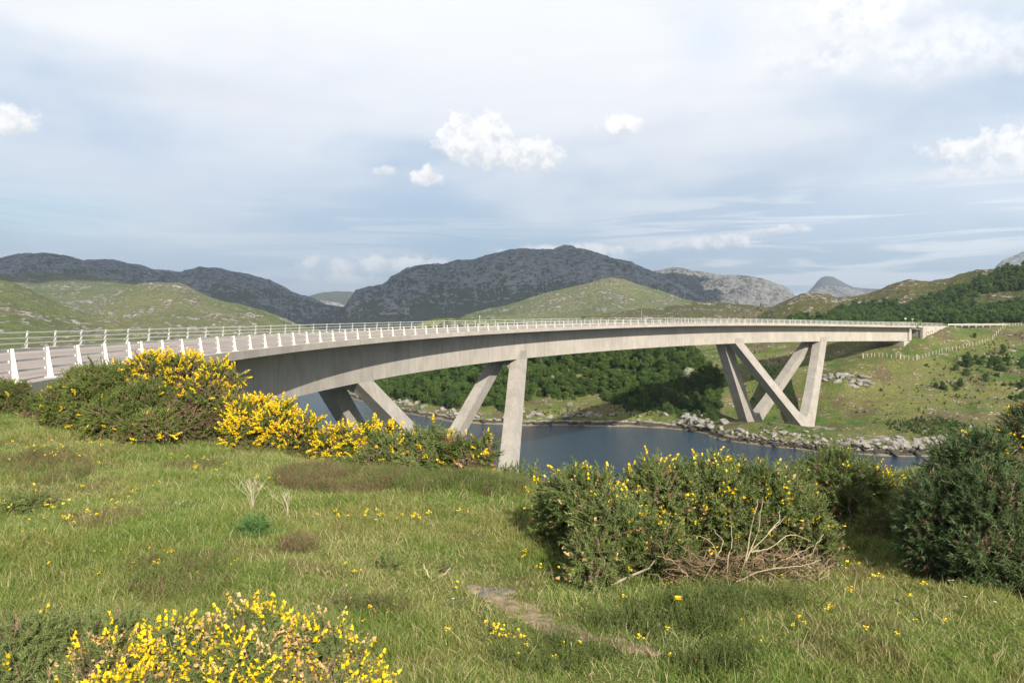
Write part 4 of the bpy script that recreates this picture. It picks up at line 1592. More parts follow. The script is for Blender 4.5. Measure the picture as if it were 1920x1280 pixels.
# grey slab of stone in the path
mb = MB()
c = ground_at(922, 1112)
k = 13
ang = np.linspace(0, 2 * math.pi, k, endpoint=False)
rad = .085 * (1 + .25 * np.sin(ang * 3 + 1) + .12 * np.cos(ang * 5))
top = np.stack([c[0] + rad * 1.35 * np.cos(ang), c[1] + rad * .9 * np.sin(ang), np.full(k, c[2] + .012)], 1)
bot = top.copy()
bot[:, 2] -= .05
bot[:, :2] = c[:2] + (bot[:, :2] - c[:2]) * 1.12
mb.add(np.concatenate([bot, top, [c + [0, 0, .015]]]), [(i, (i + 1) % k, k + (i + 1) % k, k + i) for i in range(k)], [(k + i, k + (i + 1) % k, 2 * k) for i in range(k)])
mb.build("flat_stone", m_simple("grey_slate", (.17, .15, .13), .95, .35, 18, spec=.1), None, label="flat grey stone bedded at the top of the earth path", category="stone")

# ------------------------------------------------------------------ grass
def m_grass():
    m, N = material("grass_blades")
    g = N.new('ShaderNodeNewGeometry')
    rnd = g.outputs['Random Per Island']
    P = g.outputs['Position']
    n = N.noise(P, .55, 4, .6)
    n2 = N.noise(N.vmath('ADD', P, (9, 4, 0)), 1.6, 4, .65)
    oi = N.new('ShaderNodeObjectInfo').outputs['Random']
    green = N.ramp(N.math('ADD', N.math('MULTIPLY', rnd, .5), N.math('MULTIPLY', oi, .5)), [(.1, (.095, .180, .028)), (.5, (.170, .265, .046)), (.9, (.275, .345, .085))])
    warm = N.ramp(rnd, [(.1, (.20, .225, .05)), (.5, (.315, .31, .085)), (.9, (.43, .40, .16))])
    f = N.step(N.math('ADD', N.math('MULTIPLY', n, .5), N.math('MULTIPLY', n2, .5)), .42, .62)
    f = N.math('ADD', N.math('MULTIPLY', f, .6), N.math('MULTIPLY', N.step(rnd, .8, .98), .35), clamp=True)
    col = N.mix(f, green, warm)
    n5 = N.noise(N.vmath('ADD', P, (3, 14, 0)), .9, 5, .7)
    brown = N.ramp(rnd, [(.1, (.15, .115, .05)), (.5, (.22, .17, .075)), (.9, (.32, .26, .13))])
    col = N.mix(N.math('MULTIPLY', N.step(n5, .54, .66), .7), col, brown)
    finish(N, col, .55, spec=.3, translucent=.35)
    return m


M_GRASS = m_grass()
M_STRAW = m_leaf("straw", (.30, .24, .12), (.44, .36, .20), (.58, .50, .32), .2)
M_HEATH = m_leaf("heather_shoots", (.115, .080, .045), (.20, .135, .080), (.27, .22, .11), .15, 2.5)
M_HEATHG = m_leaf("green_heather_shoots", (.075, .105, .030), (.125, .165, .045), (.19, .23, .07), .2, 2.5)


def clump(nb, rad, h, w, seed, straw=.0, bend=.5, mats=None, flat=0.0):
    r = np.random.default_rng(seed)
    V, F, Mi = [], [], []
    for i in range(nb):
        a = r.random() * 6.28
        q = rad * math.sqrt(r.random())
        b = np.array([q * math.cos(a), q * math.sin(a), -.01])
        la = r.random() * 6.28
        ld = np.array([math.cos(la), math.sin(la), 0])
        hh = h * r.uniform(.45, 1.15)
        bd = bend * r.uniform(.2, 1.4)
        sa = r.random() * 3.14
        sd_ = np.array([math.cos(sa), math.sin(sa), 0])
        k = len(V)
        ww = w * r.uniform(.7, 1.2)
        for t, f in ((0, 1.0), (.4, .9), (.75, .6), (1.0, .12)):
            p = b + ld * hh * bd * t * t + np.array([0, 0, hh * t * (1 - flat) * (1 - .25 * bd * t)])
            V += [p - sd_ * ww * f / 2, p + sd_ * ww * f / 2]
        for j in range(3):
            F.append((k + 2 * j, k + 2 * j + 1, k + 2 * j + 3, k + 2 * j + 2))
            Mi.append(1 if (i < nb * straw) else 0)
    return mesh_from("tuft", np.array(V), np.array(F), mats or [M_GRASS, M_STRAW], fmat=Mi)


GT = [clump(40, .08, .036, .0036, 1, .03, 1.0), clump(40, .08, .040, .0036, 2, .06, 1.1), clump(40, .08, .034, .0036, 3, .10, 1.2),
      clump(32, .06, .070, .0036, 4, .03, .8), clump(32, .06, .085, .0036, 5, .06, .8), clump(10, .07, .11, .0024, 6, .6, .7),
      clump(26, .08, .03, .004, 7, .30, 1.8, flat=.5)]
r = np.random.default_rng(77)
NG = 145000
az = np.radians(r.uniform(-56, 60, NG))
dmin, dmax = 2.6, 19.0
# density falls with distance so that it stays even on the picture
u = r.random(NG)
dd = (dmin ** .75 + u * (dmax ** .75 - dmin ** .75)) ** (1 / .75)
x, y = dd * np.sin(az), dd * np.cos(az)
dc = np.interp(az, AZK, DCK)
keep = dd < dc + 2.6
# thin on the path
pd_ = np.full(NG, 9.0)
for a, b in zip(cx, cy):
    pd_ = np.minimum(pd_, np.hypot(x - a, y - b))
keep &= r.random(NG) < np.clip((pd_ - .05) / .22, .62, 1)
x, y, dd, pd_ = x[keep], y[keep], dd[keep], pd_[keep]
t1 = fbm(x * .55, y * .55, 3, 101)
t2 = fbm(x * 1.5, y * 1.5, 3, 111)
rr = r.random(len(x))
tall = (t1 + .5 * t2 + .35 * (rr - .5)) > .10
idx = np.where(tall, np.where(rr < .5, 3, 4), np.where(rr < .4, 0, np.where(rr < .75, 1, 2)))
idx = np.where(r.random(len(x)) < .07, 5, idx)
idx = np.where((pd_ < .5) & (r.random(len(x)) < .75), 6, idx)
sc_path = np.where(pd_ < .16, .75, 1.0)
idx = np.where(pd_ < .2, np.where(r.random(len(x)) < .35, 6, np.where(r.random(len(x)) < .7, 1, 5)), idx)
idx = np.where((t2 < -.22) & (r.random(len(x)) < .6), 6, idx)
sc = sc_path * (1 + .9 * np.clip(t2 + .6 * t1, 0, .6)) * (.65 + .5 * r.random(len(x))) * np.clip(.85 + dd * .03, .9, 1.4)
pts = np.stack([x, y, gz(x, y)], 1)
rot = np.stack([r.normal(size=len(x)) * .12, r.normal(size=len(x)) * .12, r.random(len(x)) * 6.28], 1)
instancer("grass", pts, rot, sc, idx, GT)


def heather_tmpl(seed, mat):
    r_ = np.random.default_rng(seed)
    V, n = [], 0
    for k in range(11):
        tv, _ = sprig(.10, 12, .013, .0042, seed * 31 + k)
        d = np.array([[r_.normal() * .45, r_.normal() * .45, 1]])
        Rm_ = rot_to(d, np.array([r_.random() * 6]))[0]
        V.append((tv * (.7 + .6 * r_.random())) @ Rm_.T + np.array([r_.normal() * .035, r_.normal() * .035, 0]))
    V = np.concatenate(V)
    return mesh_from("heather_tuft", V, np.arange(len(V)).reshape(-1, 3), [mat])


HT = [heather_tmpl(k, M_HEATH) for k in (1, 2)] + [heather_tmpl(k, M_HEATHG) for k in (3, 4)]
hp = []
for px, py, rx, ry, n_, brown in ((640, 905, 120, 34, 1000, .65), (800, 915, 110, 26, 700, .25), (930, 925, 60, 22, 450, .2), (560, 1038, 26, 14, 90, .8), (1000, 895, 50, 14, 240, .2),
                                  (700, 1165, 60, 26, 60, .3), (330, 1100, 120, 34, 160, .15), (1250, 1170, 160, 34, 90, .0), (1040, 1235, 120, 26, 30, .0), (80, 880, 90, 30, 300, .6),
                                  (360, 880, 60, 14, 160, .5), (520, 830, 50, 8, 160, .4), (1340, 1250, 90, 24, 30, .0), (1380, 1140, 130, 30, 70, .0)):
    for _ in range(n_):
        a = r.random() * 6.28
        q = math.sqrt(r.random())
        g_ = on_level(px + rx * q * math.cos(a), py + ry * q * math.sin(a), -1.62)
        hp.append((g_[0], g_[1], float(gz(g_[0], g_[1])) - .012, r.random() < brown))
hp = np.array(hp)
instancer("heather", hp[:, :3], np.stack([r.normal(size=len(hp)) * .2, r.normal(size=len(hp)) * .2, r.random(len(hp)) * 6.28], 1),
          .7 + .7 * r.random(len(hp)), np.where(hp[:, 3] > .5, r.integers(0, 2, len(hp)), r.integers(2, 4, len(hp))), HT)

# ------------------------------------------------------------------ small flowers in the grass
M_YEL = m_simple("yellow_petals", (.86, .60, .02), .5, .08, 20)
M_DAISY = m_simple("white_petals", (.80, .80, .78), .5, .05, 20)
M_STALK = m_simple("green_stalk", (.12, .18, .05), .6, .2, 20)


def flower_mesh(kind, seed):
    r_ = np.random.default_rng(seed)
    P, S = MB(), MB()
    H = {'vetch': .10, 'dandelion': .12, 'daisy': .07}[kind]
    if kind == 'vetch':
        for k in range(r_.integers(3, 6)):
            e = np.array([r_.normal() * .014, r_.normal() * .014, H + r_.normal() * .008])
            S.tube([[0, 0, 0], [e[0] * .3, e[1] * .3, H * .6], e], [.0016, .0012, .001], 3, False)
            for q in range(3):
                a = r_.random() * 6.28
                d = np.array([math.cos(a), math.sin(a), .4]) * .011
                s = np.cross(d, [0, 0, 1]) * .75
                P.add([e - s * .5, e + s * .5, e + d + s + [0, 0, .006], e + d - s + [0, 0, .006]], [(0, 1, 2, 3)])
    else:
        S.tube([[0, 0, 0], [.004, .002, H * .5], [0, 0, H]], [.002, .0018, .0016], 4, False)
        n_, R_ = (22, .021) if kind == 'dandelion' else (14, .011)
        for ring in range(2 if kind == 'dandelion' else 1):
            for q in range(n_):
                a = 6.283 * (q + .5 * ring) / n_
                d = np.array([math.cos(a), math.sin(a), .18 + .5 * ring])
                s = np.array([-math.sin(a), math.cos(a), 0]) * R_ * .14
                c0 = np.array([0, 0, H])
                P.add([c0 - s * .4, c0 + s * .4, c0 + d * R_ + s, c0 + d * R_ - s], [(0, 1, 2, 3)])
        if kind == 'daisy':
            D_ = MB()
            D_.add([[.004 * math.cos(6.283 * k / 6), .004 * math.sin(6.283 * k / 6), H + .002] for k in range(6)] + [[0, 0, H + .004]], None, [(k, (k + 1) % 6, 6) for k in range(6)])
            return S, P, D_
    return S, P, None


def plant(kind, name, mat, seed):
    S, P, D_ = flower_mesh(kind, seed)
    e = empty(name, (0, 0, 0))
    S.build("stalk", M_STALK, e)
    h = P.build("petals", mat, e)
    if D_ is not None:
        D_.build("flower_centre", M_YEL, h)
    return e


def place(proto, used, px, py, label, cat, group=None, sc=1.0):
    g_ = ground_at(px, py) if py > 800 else None
    o = proto if not used[0] else copy_tree(proto)
    used[0] = True
    o.location = Vector(g_)
    o.rotation_euler = (0, 0, random.random() * 6.28)
    o.scale = (sc, sc, sc)
    o['label'], o['category'] = label, cat
    if group:
        o['group'] = group
    return o


vet = [plant('vetch', 'yellow_wildflower', M_YEL, k) for k in range(4)]
vu = [[False] for _ in vet]
r = np.random.default_rng(99)
CL = [(1150, 590, 0, 0)]
SPOTS = []
for px, py, rx, ry, n_ in ((985, 1050, 6, 8, 4), (1010, 1073, 8, 4, 3), (250, 1072, 12, 4, 4), (295, 1070, 9, 5, 4), (310, 1046, 12, 4, 3), (368, 1088, 4, 3, 2), (412, 1078, 3, 2, 1),
                           (935, 1195, 20, 12, 10), (965, 1210, 20, 14, 8), (840, 1198, 10, 5, 3), (1640, 1096, 14, 4, 4), (1595, 1120, 12, 5, 4), (1555, 1150, 30, 14, 4), (1500, 1190, 20, 8, 3),
                           (740, 1155, 4, 3, 2), (730, 1165, 3, 3, 1), (690, 1150, 30, 40, 5), (130, 975, 60, 12, 8), (240, 955, 60, 10, 6), (60, 1000, 50, 12, 5), (620, 978, 40, 6, 5),
                           (705, 975, 30, 8, 7), (780, 985, 40, 6, 5), (60, 850, 60, 12, 10), (150, 838, 60, 10, 10), (390, 885, 50, 8, 8), (490, 900, 40, 10, 3), (130, 868, 60, 10, 6), (330, 870, 40, 8, 5),
                           (300, 930, 80, 20, 6), (200, 1035, 80, 30, 6), (470, 1060, 60, 20, 4), (860, 1100, 14, 12, 2), (1130, 1240, 200, 24, 7), (1330, 1120, 120, 20, 4), (1750, 1180, 130, 60, 6), (1480, 1215, 120, 30, 4),
                           (1060, 980, 60, 20, 2), (880, 985, 80, 10, 4), (660, 1060, 60, 30, 3)):
    for _ in range(n_):
        SPOTS.append((px + r.normal() * rx * .6, py + r.normal() * ry * .6))
for px, py in SPOTS:
    k = int(r.integers(0, 4))
    place(vet[k], vu[k], px, py, 'tiny yellow wildflower on a thin stalk in the grass', 'wildflower', 'yellow wildflowers scattered in the grass', .42 + .22 * r.random() + (.3 if py < 900 else .12 if py < 1000 else 0))
dan = plant('dandelion', 'dandelion', M_YEL, 11)
du = [False]
place(dan, du, 1272, 1162, 'round yellow dandelion flower in the grass below the big gorse bush', 'wildflower', None, .95)
dz = plant('daisy', 'daisy', M_DAISY, 12)
zu = [False]
for px, py in ((330, 953), (338, 955), (343, 950), (1780, 1104), (1787, 1103), (1810, 1136), (1866, 1146), (850, 1140), (705, 985)):
    place(dz, zu, px, py + 3, 'small white daisy in short grass', 'wildflower', 'white daisies scattered in the grass', .9)

# dry seed stalks
def dry_stalks(px, py, h_px, n_, spread, label, seed):
    r_ = np.random.default_rng(seed)
    g_ = ground_at(px, py)
    e = empty("dry_stalks", g_, label=label, category="dead plant")
    H = h_px * np.linalg.norm(g_[:2]) / FPX
    mb = MB()
    for k in range(n_):
        top = np.array([r_.normal() * spread, r_.normal() * spread, H * r_.uniform(.75, 1.05)])
        mid = top * .45 * np.array([.5, .5, 1.15])
        mb.tube([[0, 0, 0], mid, top], [.002, .0016, .001], 3, False)
        for q in range(5):
            t = r_.uniform(.55, 1.0)
            b = mid + (top - mid) * (t - .45) / .55
            mb.tube([b, b + np.array([r_.normal() * .02, r_.normal() * .02, .03 + .02 * r_.random()])], [.0014, .0008], 3, False)
    mb.build("stalks", m_simple("bleached_stalk", (.42, .36, .26), .8, .12, 12), e)


dry_stalks(474, 962, 62, 15, .085, "taller bunch of bleached dry stalks fanning upwards behind the green tuft", 3)
dry_stalks(540, 968, 42, 9, .06, "shorter bunch of bleached dry stalks at the edge of the brown heather", 4)
# leafy green tuft under the stalks
g_ = ground_at(478, 1006)
e = empty("leafy_tuft", g_, label="dark green feathery tuft growing just below the taller dry stalks", category="plant")
TM = Many()
r = np.random.default_rng(8)
n_ = 130
dirs = r.normal(size=(n_, 3))
dirs[:, 2] = np.abs(dirs[:, 2]) + .3
TM.add(*scatter(*SPR['mid'][0], dirs / np.linalg.norm(dirs, axis=1, keepdims=True) * np.array([.10, .10, .07]) * r.random((n_, 1)) + [0, 0, .01], rot_to(dirs, r.random(n_) * 6), .6 + .6 * r.random(n_)))
link("leaves", TM.mesh("leaves", [m_leaf("feathery_leaf", (.07, .15, .045), (.11, .21, .06), (.17, .29, .10), .3)]), e)

# ------------------------------------------------------------------ trees
M_CROWN = m_leaf("birch_leaves", (.050, .095, .018), (.090, .155, .032), (.150, .225, .060), .35, .25)
M_CROWN2 = m_leaf("alder_leaves", (.038, .078, .020), (.066, .120, .032), (.115, .175, .052), .35, .25)
M_BLOOM = m_leaf("rowan_blossom", (.12, .17, .05), (.50, .53, .38), (.72, .74, .60), .3, .3)
M_TRUNK = m_simple("bark", (.17, .14, .11), .9, .3, 6)


def tree_mesh(seed, H=6.0, Wd=2.4, nleaf=1500, ls=.23, squash=.9):
    r_ = np.random.default_rng(seed)
    nb = 17
    C_ = []
    for k in range(nb):
        a = r_.random() * 6.28
        q = Wd * .62 * math.sqrt(r_.random())
        z = H * r_.uniform(.30, .82)
        q *= 1.15 - .55 * (z / H)
        C_.append((q * math.cos(a), q * math.sin(a), z, Wd * r_.uniform(.20, .46)))
    C_.append((0, 0, H * .84, Wd * .36))
    P, D_ = [], []
    for c in C_:
        m_ = int(nleaf * c[3] ** 2 / sum(b[3] ** 2 for b in C_))
        v = r_.normal(size=(m_, 3))
        v /= np.linalg.norm(v, axis=1, keepdims=True)
        rad = c[3] * (.60 + .55 * r_.random(m_) ** 1.3) * (1 + .2 * np.sin(v[:, 0] * 5 + c[0]) * np.cos(v[:, 1] * 4))
        P.append(np.array(c[:3]) + v * rad[:, None] * np.array([1, 1, squash]))
        D_.append(v + r_.normal(size=v.shape) * .7)
    P, D_ = np.concatenate(P), np.concatenate(D_)
    tv = np.array([[-.5, -.32, 0], [.5, -.32, .06], [.42, .36, 0], [-.42, .30, .08]]) * ls
    V, F = scatter(tv, np.array([[0, 1, 2, 3]]), P, rot_to(D_, r_.random(len(P)) * 6.28), .6 + .8 * r_.random(len(P)))
    crown = (V, F)
    mb = MB()
    mb.tube([[0, 0, -.6], [.1, .05, H * .3], [0, .1, H * .62], [.05, 0, H * .8]], [.16, .13, .08, .03], 6)
    for c in C_[:8]:
        s_ = np.array([.05, .05, H * r_.uniform(.2, .45)])
        e_ = np.array(c[:3])
        mb.tube([s_, (s_ + e_) / 2 + [0, 0, .2], e_], [.07, .05, .02], 4, False)
    return crown, mb.mesh("trunk", [M_TRUNK])


tree_protos = []
TREE_SRC = []
for k in range(6):
    (cv, cf), tm = tree_mesh(200 + k, H=(5.0, 7.4, 4.0, 5.8, 8.2, 4.8)[k], Wd=(2.6, 2.2, 2.5, 3.0, 2.5, 1.9)[k], nleaf=2300)
    cm = [mesh_from("crown", cv, cf, [mm]) for mm in (M_CROWN, M_CROWN2, M_BLOOM)]
    TREE_SRC.append((cm, tm))


def add_tree(x, y, z, k, mat, sc, label, group, name='tree', cat='tree', rz=None):
    e = empty(name, (x, y, z), random.random() * 6.28 if rz is None else rz, label=label, category=cat)
    if group:
        e['group'] = group
    e.scale = (sc * random.uniform(.92, 1.1), sc * random.uniform(.92, 1.1), sc * random.uniform(.88, 1.08))
    link("crown", TREE_SRC[k][0][mat], e)
    link("trunk", TREE_SRC[k][1], e)
    return e


def project(p):
    p = np.asarray(p)
    d = p @ FWD
    return 960 + FPX * (p @ RT) / d, 640 - FPX * (p @ UP) / d


# the wood on the slope across the water, under the bridge
r = np.random.default_rng(12)
cand = []
X_, Y_ = np.meshgrid(np.arange(-70, 62, 1.0), np.arange(222, 392, 1.0))
X_, Y_ = X_.ravel() + r.uniform(-.5, .5, X_.size), Y_.ravel() + r.uniform(-.5, .5, Y_.size)
Z_ = bank_h(X_, Y_)
pxx, pyy = project(np.stack([X_, Y_, Z_], 1))
WOOD = np.array([(690, 742), (730, 748), (780, 752), (860, 770), (880, 742), (900, 760), (960, 775), (1000, 742), (1060, 752), (1110, 740), (1180, 770), (1240, 772), (1290, 785), (1345, 792), (1358, 700), (1330, 690), (1312, 660),
                 (1290, 640), (1240, 625), (700, 630), (690, 700)])


def inside(px, py, poly):
    c = np.zeros(len(px), bool)
    n = len(poly)
    j = n - 1
    for i in range(n):
        xi, yi = poly[i]
        xj, yj = poly[j]
        k = ((yi > py) != (yj > py)) & (px < (xj - xi) * (py - yi) / (yj - yi + 1e-9) + xi)
        c ^= k
        j = i
    return c


ok = inside(pxx, pyy, WOOD) & (Z_ > WATER + 2.2)
order = np.where(ok)[0]
r.shuffle(order)
sel = []
cells = {}
for i in order:
    sp = 2.9
    key = (int(X_[i] // sp), int(Y_[i] // sp))
    bad = False
    for a in (-1, 0, 1):
        for b in (-1, 0, 1):
            for j in cells.get((key[0] + a, key[1] + b), ()):
                if (X_[i] - X_[j]) ** 2 + (Y_[i] - Y_[j]) ** 2 < sp ** 2:
                    bad = True
    if not bad:
        cells.setdefault(key, []).append(i)
        sel.append(i)
sel.sort(key=lambda i: Y_[i])
far_wood = []
TL = [(.75, 'dense green birch in the wood on the far slope under the bridge', 0), (.25, 'darker green alder in the wood on the far slope under the bridge', 1)]
n_ind = 0
for q, i in enumerate(sel):
    k = int(r.integers(0, 6))
    mt = 0 if r.random() < .7 else 1
    s_ = float(np.clip(.62 + .32 * r.random() + .002 * (Y_[i] - 230), .55, 1.1))
    if n_ind < 215:
        add_tree(X_[i], Y_[i], Z_[i] - .3, k, mt, s_, ('light green birch', 'dark green alder')[mt] + ' among others in the wood on the far slope under the bridge',
                 'birches of the wood across the water' if mt == 0 else 'alders of the wood across the water')
        n_ind += 1
    else:
        far_wood.append((X_[i], Y_[i], Z_[i] - .3, k + 6 * mt, s_))
for px, py, k, s_, lab in ((1290, 712, 3, .80, 'largest white blossoming rowan, at the right end of the wood under the bridge'),
                           (1276, 752, 5, .55, 'greyish rowan in shade below the largest white blossoming rowan'),
                           (1069, 762, 2, .45, 'small white blossoming rowan low on the slope, right of the upright bridge leg'),
                           (855, 738, 0, .6, 'pale blossoming rowan just left of the leg leaning left'),
                           (1036, 712, 2, .5, 'pale blossoming rowan high in the wood right of the upright bridge leg'),
                           (806, 735, 2, .5, 'leftmost pale blossoming rowan of the wood under the bridge')):
    p = bank_at(px, py)
    if p is not None:
        add_tree(p[0], p[1], p[2] - .3, k, 2, s_, lab, None, name='blossoming_tree')
# single trees and thickets on the right hand slope
for px, py, k, s_, lab in ((1330, 782, 3, .95, 'dark bushy tree on the shore rocks left of the far bridge legs'), (1305, 775, 1, .8, 'bushy tree second from the shore rocks left of the far legs'),
                           (1350, 770, 0, .7, 'small tree against the leftmost far bridge leg'),
                           (1828, 634, 5, .42, 'small lone bush casting a shadow beside the fence'), (1737, 687, 2, .28, 'tiny dark bush alone in the pasture below the fence'),
                           (1668, 722, 2, .15, 'smallest dark shrub in the pasture')):
    p = bank_at(px, py)
    if p is not None:
        add_tree(p[0], p[1], p[2] - .3 * s_, k, 1, s_, lab, None)
th = []
for cxp, cyp, rxp, ryp, n_ in ((1850, 690, 50, 26, 26), (1905, 735, 30, 20, 12), (1800, 690, 20, 8, 5), (1790, 725, 40, 8, 8), (1900, 680, 40, 18, 12)):
    for _ in range(n_):
        a, q = r.random() * 6.28, math.sqrt(r.random())
        p = bank_at(cxp + rxp * q * math.cos(a), cyp + ryp * q * math.sin(a))
        if p is not None:
            add_tree(p[0], p[1], p[2] - .9, int(r.integers(0, 6)), 1, .36 + .18 * r.random(), 'low dark green willow in the thicket on the right hand slope', 'willows of the thicket on the slope')
# wood on the hill behind the far bridge end: read from the hill's own surface
dep = bpy.context.evaluated_depsgraph_get()
hills = [o for o in COL.objects if o.name.startswith('hill') or o.name == 'far_bank']
from mathutils.bvhtree import BVHTree
trees_bvh = []
for o in hills:
    trees_bvh.append(BVHTree.FromObject(o, dep))


def hill_at(px, py):
    v = Vector(ray(px, py)).normalized()
    best = None
    for b in trees_bvh:
        loc, nrm_, ix, dist_ = b.ray_cast(Vector((0, 0, 0)), v)
        if loc is not None and (best is None or dist_ < best[1]):
            best = (loc, dist_)
    return None if best is None else np.array(best[0])


HW = np.array([(1470, 606), (1520, 600), (1560, 590), (1600, 575), (1660, 572), (1700, 575), (1720, 562), (1760, 552), (1800, 540), (1850, 522), (1890, 508), (1930, 503), (1960, 520), (1960, 540), (1890, 545), (1850, 552),
               (1800, 566), (1840, 580), (1900, 570), (1960, 562), (1960, 612), (1750, 614), (1480, 612)])
cnt = 0
for _ in range(5200):
    px, py = r.uniform(1460, 1965), r.uniform(500, 614)
    if not inside(np.array([px]), np.array([py]), HW)[0]:
        continue
    p = hill_at(px, py)
    if p is None or p[1] < 300:
        continue
    far_wood.append((p[0], p[1], p[2] - 2.2, int(r.integers(0, 12)), r.uniform(.8, 1.25)))
for cxp, cyp, rxp, ryp, n_ in ((1440, 603, 60, 5, 50), (1418, 578, 12, 5, 8), (1300, 606, 40, 3, 12), (1575, 578, 14, 5, 6)):
    for _ in range(n_):
        p = hill_at(cxp + r.uniform(-rxp, rxp), cyp + r.uniform(-ryp, ryp))
        if p is not None and p[1] > 300:
            far_wood.append((p[0], p[1], p[2] - 1.8, int(r.integers(0, 12)), r.uniform(.45, .8)))
for _ in range(5200):
    px, py = r.uniform(690, 1362), r.uniform(625, 800)
    if inside(np.array([px]), np.array([py]), WOOD)[0]:
        p = bank_at(px, py)
        if p is not None and p[2] > WATER + 2.0:
            far_wood.append((p[0], p[1], p[2] - .9, int(r.integers(0, 12)), r.uniform(.25, .48)))
for cxp, cyp, rxp, ryp, n_ in ((1850, 700, 110, 60, 200), (1740, 800, 80, 18, 330), (1900, 650, 60, 30, 60), (1410, 700, 60, 50, 60), (1450, 770, 50, 40, 60), (1150, 775, 180, 14, 160), (1700, 760, 120, 40, 60)):
    for _ in range(n_):
        a, q = r.random() * 6.28, math.sqrt(r.random())
        p = bank_at(cxp + rxp * q * math.cos(a), cyp + ryp * q * math.sin(a))
        if p is not None and p[2] > WATER + 2.2:
            s_ = r.uniform(.08, .17)
            far_wood.append((p[0], p[1], p[2] - 1.8 * s_, int(r.integers(0, 12)), s_))
tmeshes = []
for mt in (0, 1):
    for k in range(6):
        tmeshes.append(TREE_SRC[k][0][mt])
fw = np.array(far_wood)
instancer("woodland", fw[:, :3], np.stack([np.zeros(len(fw)), np.zeros(len(fw)), r.random(len(fw)) * 6.28], 1), fw[:, 4], fw[:, 3].astype(int), tmeshes)

# ------------------------------------------------------------------ rocks
def m_rock():
    m, N = material("shore_rock")
    P = N.pos()
    z = N.sep(P)[2]
    n = N.noise(P, .8, 6, .65)
    n2 = N.noise(P, 4, 5, .7)
    rnd = N.new('ShaderNodeObjectInfo').outputs['Random']
    col = N.mix(N.step(n, .35, .65), (.17, .16, .145), (.37, .355, .33))
    col = N.mix(N.math('MULTIPLY', rnd, .45), col, (.22, .19, .15))
    col = N.mix(N.math('MULTIPLY', N.step(n2, .52, .66), .6), col, (.10, .095, .085))
    zz = N.math('ADD', z, N.math('MULTIPLY', N.math('SUBTRACT', n, .5), 1.2))
    weed = N.math('SUBTRACT', 1.0, N.step(zz, WATER + 1.3, WATER + 1.8))
    col = N.mix(N.math('MULTIPLY', weed, .9), col, (.042, .036, .026))
    low = N.math('SUBTRACT', 1.0, N.step(zz, WATER + .2, WATER + .4))
    col = N.mix(N.math('MULTIPLY', low, .7), col, (.24, .20, .14))
    finish(N, col, .9, N.bump(n2, .8, .1), spec=.15)
    return m


M_ROCK = m_rock()


def rock_mesh(seed):
    import bmesh
    r_ = np.random.default_rng(seed)
    bm = bmesh.new()
    bmesh.ops.create_icosphere(bm, subdivisions=3, radius=1.0)
    V = np.array([v.co[:] for v in bm.verts])
    for k in range(11):                     # cut by planes: angular blocks
        nn = r_.normal(size=3)
        nn /= np.linalg.norm(nn)
        d = r_.uniform(.50, .85)
        e = V @ nn - d
        V = V - np.outer(np.maximum(e, 0), nn) * .96
    V += .05 * r_.normal(size=V.shape) * .5
    V *= np.array([1.15, .9, .72])
    for v, c in zip(bm.verts, V):
        v.co = c
    me = bpy.data.meshes.new("rock")
    bm.to_mesh(me)
    bm.free()
    me.materials.append(M_ROCK)
    return me


ROCKS = [rock_mesh(k) for k in range(8)]


def put_rock(p, s, label, group, name='boulder', cat='boulder', flat=1.0):
    o = link(name, ROCKS[random.randrange(8)], None, label=label, category=cat)
    if group:
        o['group'] = group
    o.location = [float(v) for v in p]
    o.rotation_euler = (random.uniform(-.5, .5), random.uniform(-.5, .5), random.random() * 6.28)
    o.scale = (s * random.uniform(.8, 1.3), s * random.uniform(.8, 1.2), s * random.uniform(.7, 1.1) * flat)


r = np.random.default_rng(41)
seg = np.linalg.norm(np.diff(shore[:, :2], axis=0), axis=1)
cum = np.concatenate([[0], np.cumsum(seg)])


def shore_pt(px_lo, px_hi, back):
    while True:
        u_ = r.random() * cum[-1]
        i = min(np.searchsorted(cum, u_) - 1, len(seg) - 1)
        t_ = (u_ - cum[i]) / seg[i]
        p = shore[i] * (1 - t_) + shore[i + 1] * t_
        q = nrm_sh[i]
        p = p + np.array([-q[0] * back, -q[1] * back, 0])
        X1 = project(p)[0]
        if px_lo < X1 < px_hi:
            return p


nrm_sh = nrm
n_ = 0
while n_ < 175:
    bk = r.uniform(-.6, 4.2)
    p = shore_pt(735, 1830, bk)
    x1 = project(p)[0]
    if 1335 < x1 < 1560 and r.random() < .7:
        continue
    p[2] = float(bank_h(p[0], p[1]))
    if p[2] > WATER + 3.8 or p[2] < WATER - 1.2:
        continue
    s_ = r.uniform(.45, 1.15) * (1.5 if r.random() < .2 else 1)
    put_rock(p, s_, 'weathered grey rock on the shoreline across the water', 'rocks along the far shoreline')
    n_ += 1
n_ = 0
while n_ < 125:          # tipped stone bank round the feet of the far pier
    px, py = r.uniform(1338, 1560), r.uniform(806, 846)
    top = np.interp(px, [1338, 1375, 1420, 1500, 1530, 1560], [822, 802, 806, 812, 806, 822])
    bot = np.interp(px, [1338, 1400, 1480, 1560], [824, 830, 840, 846])
    if not top < py < bot:
        continue
    p = bank_at(px, py)
    if p is None:
        continue
    put_rock(p + [0, 0, .1], r.uniform(.4, .75), 'broken grey stone in the tipped bank round the far pier feet', 'tipped stones under the far pier')
    n_ += 1
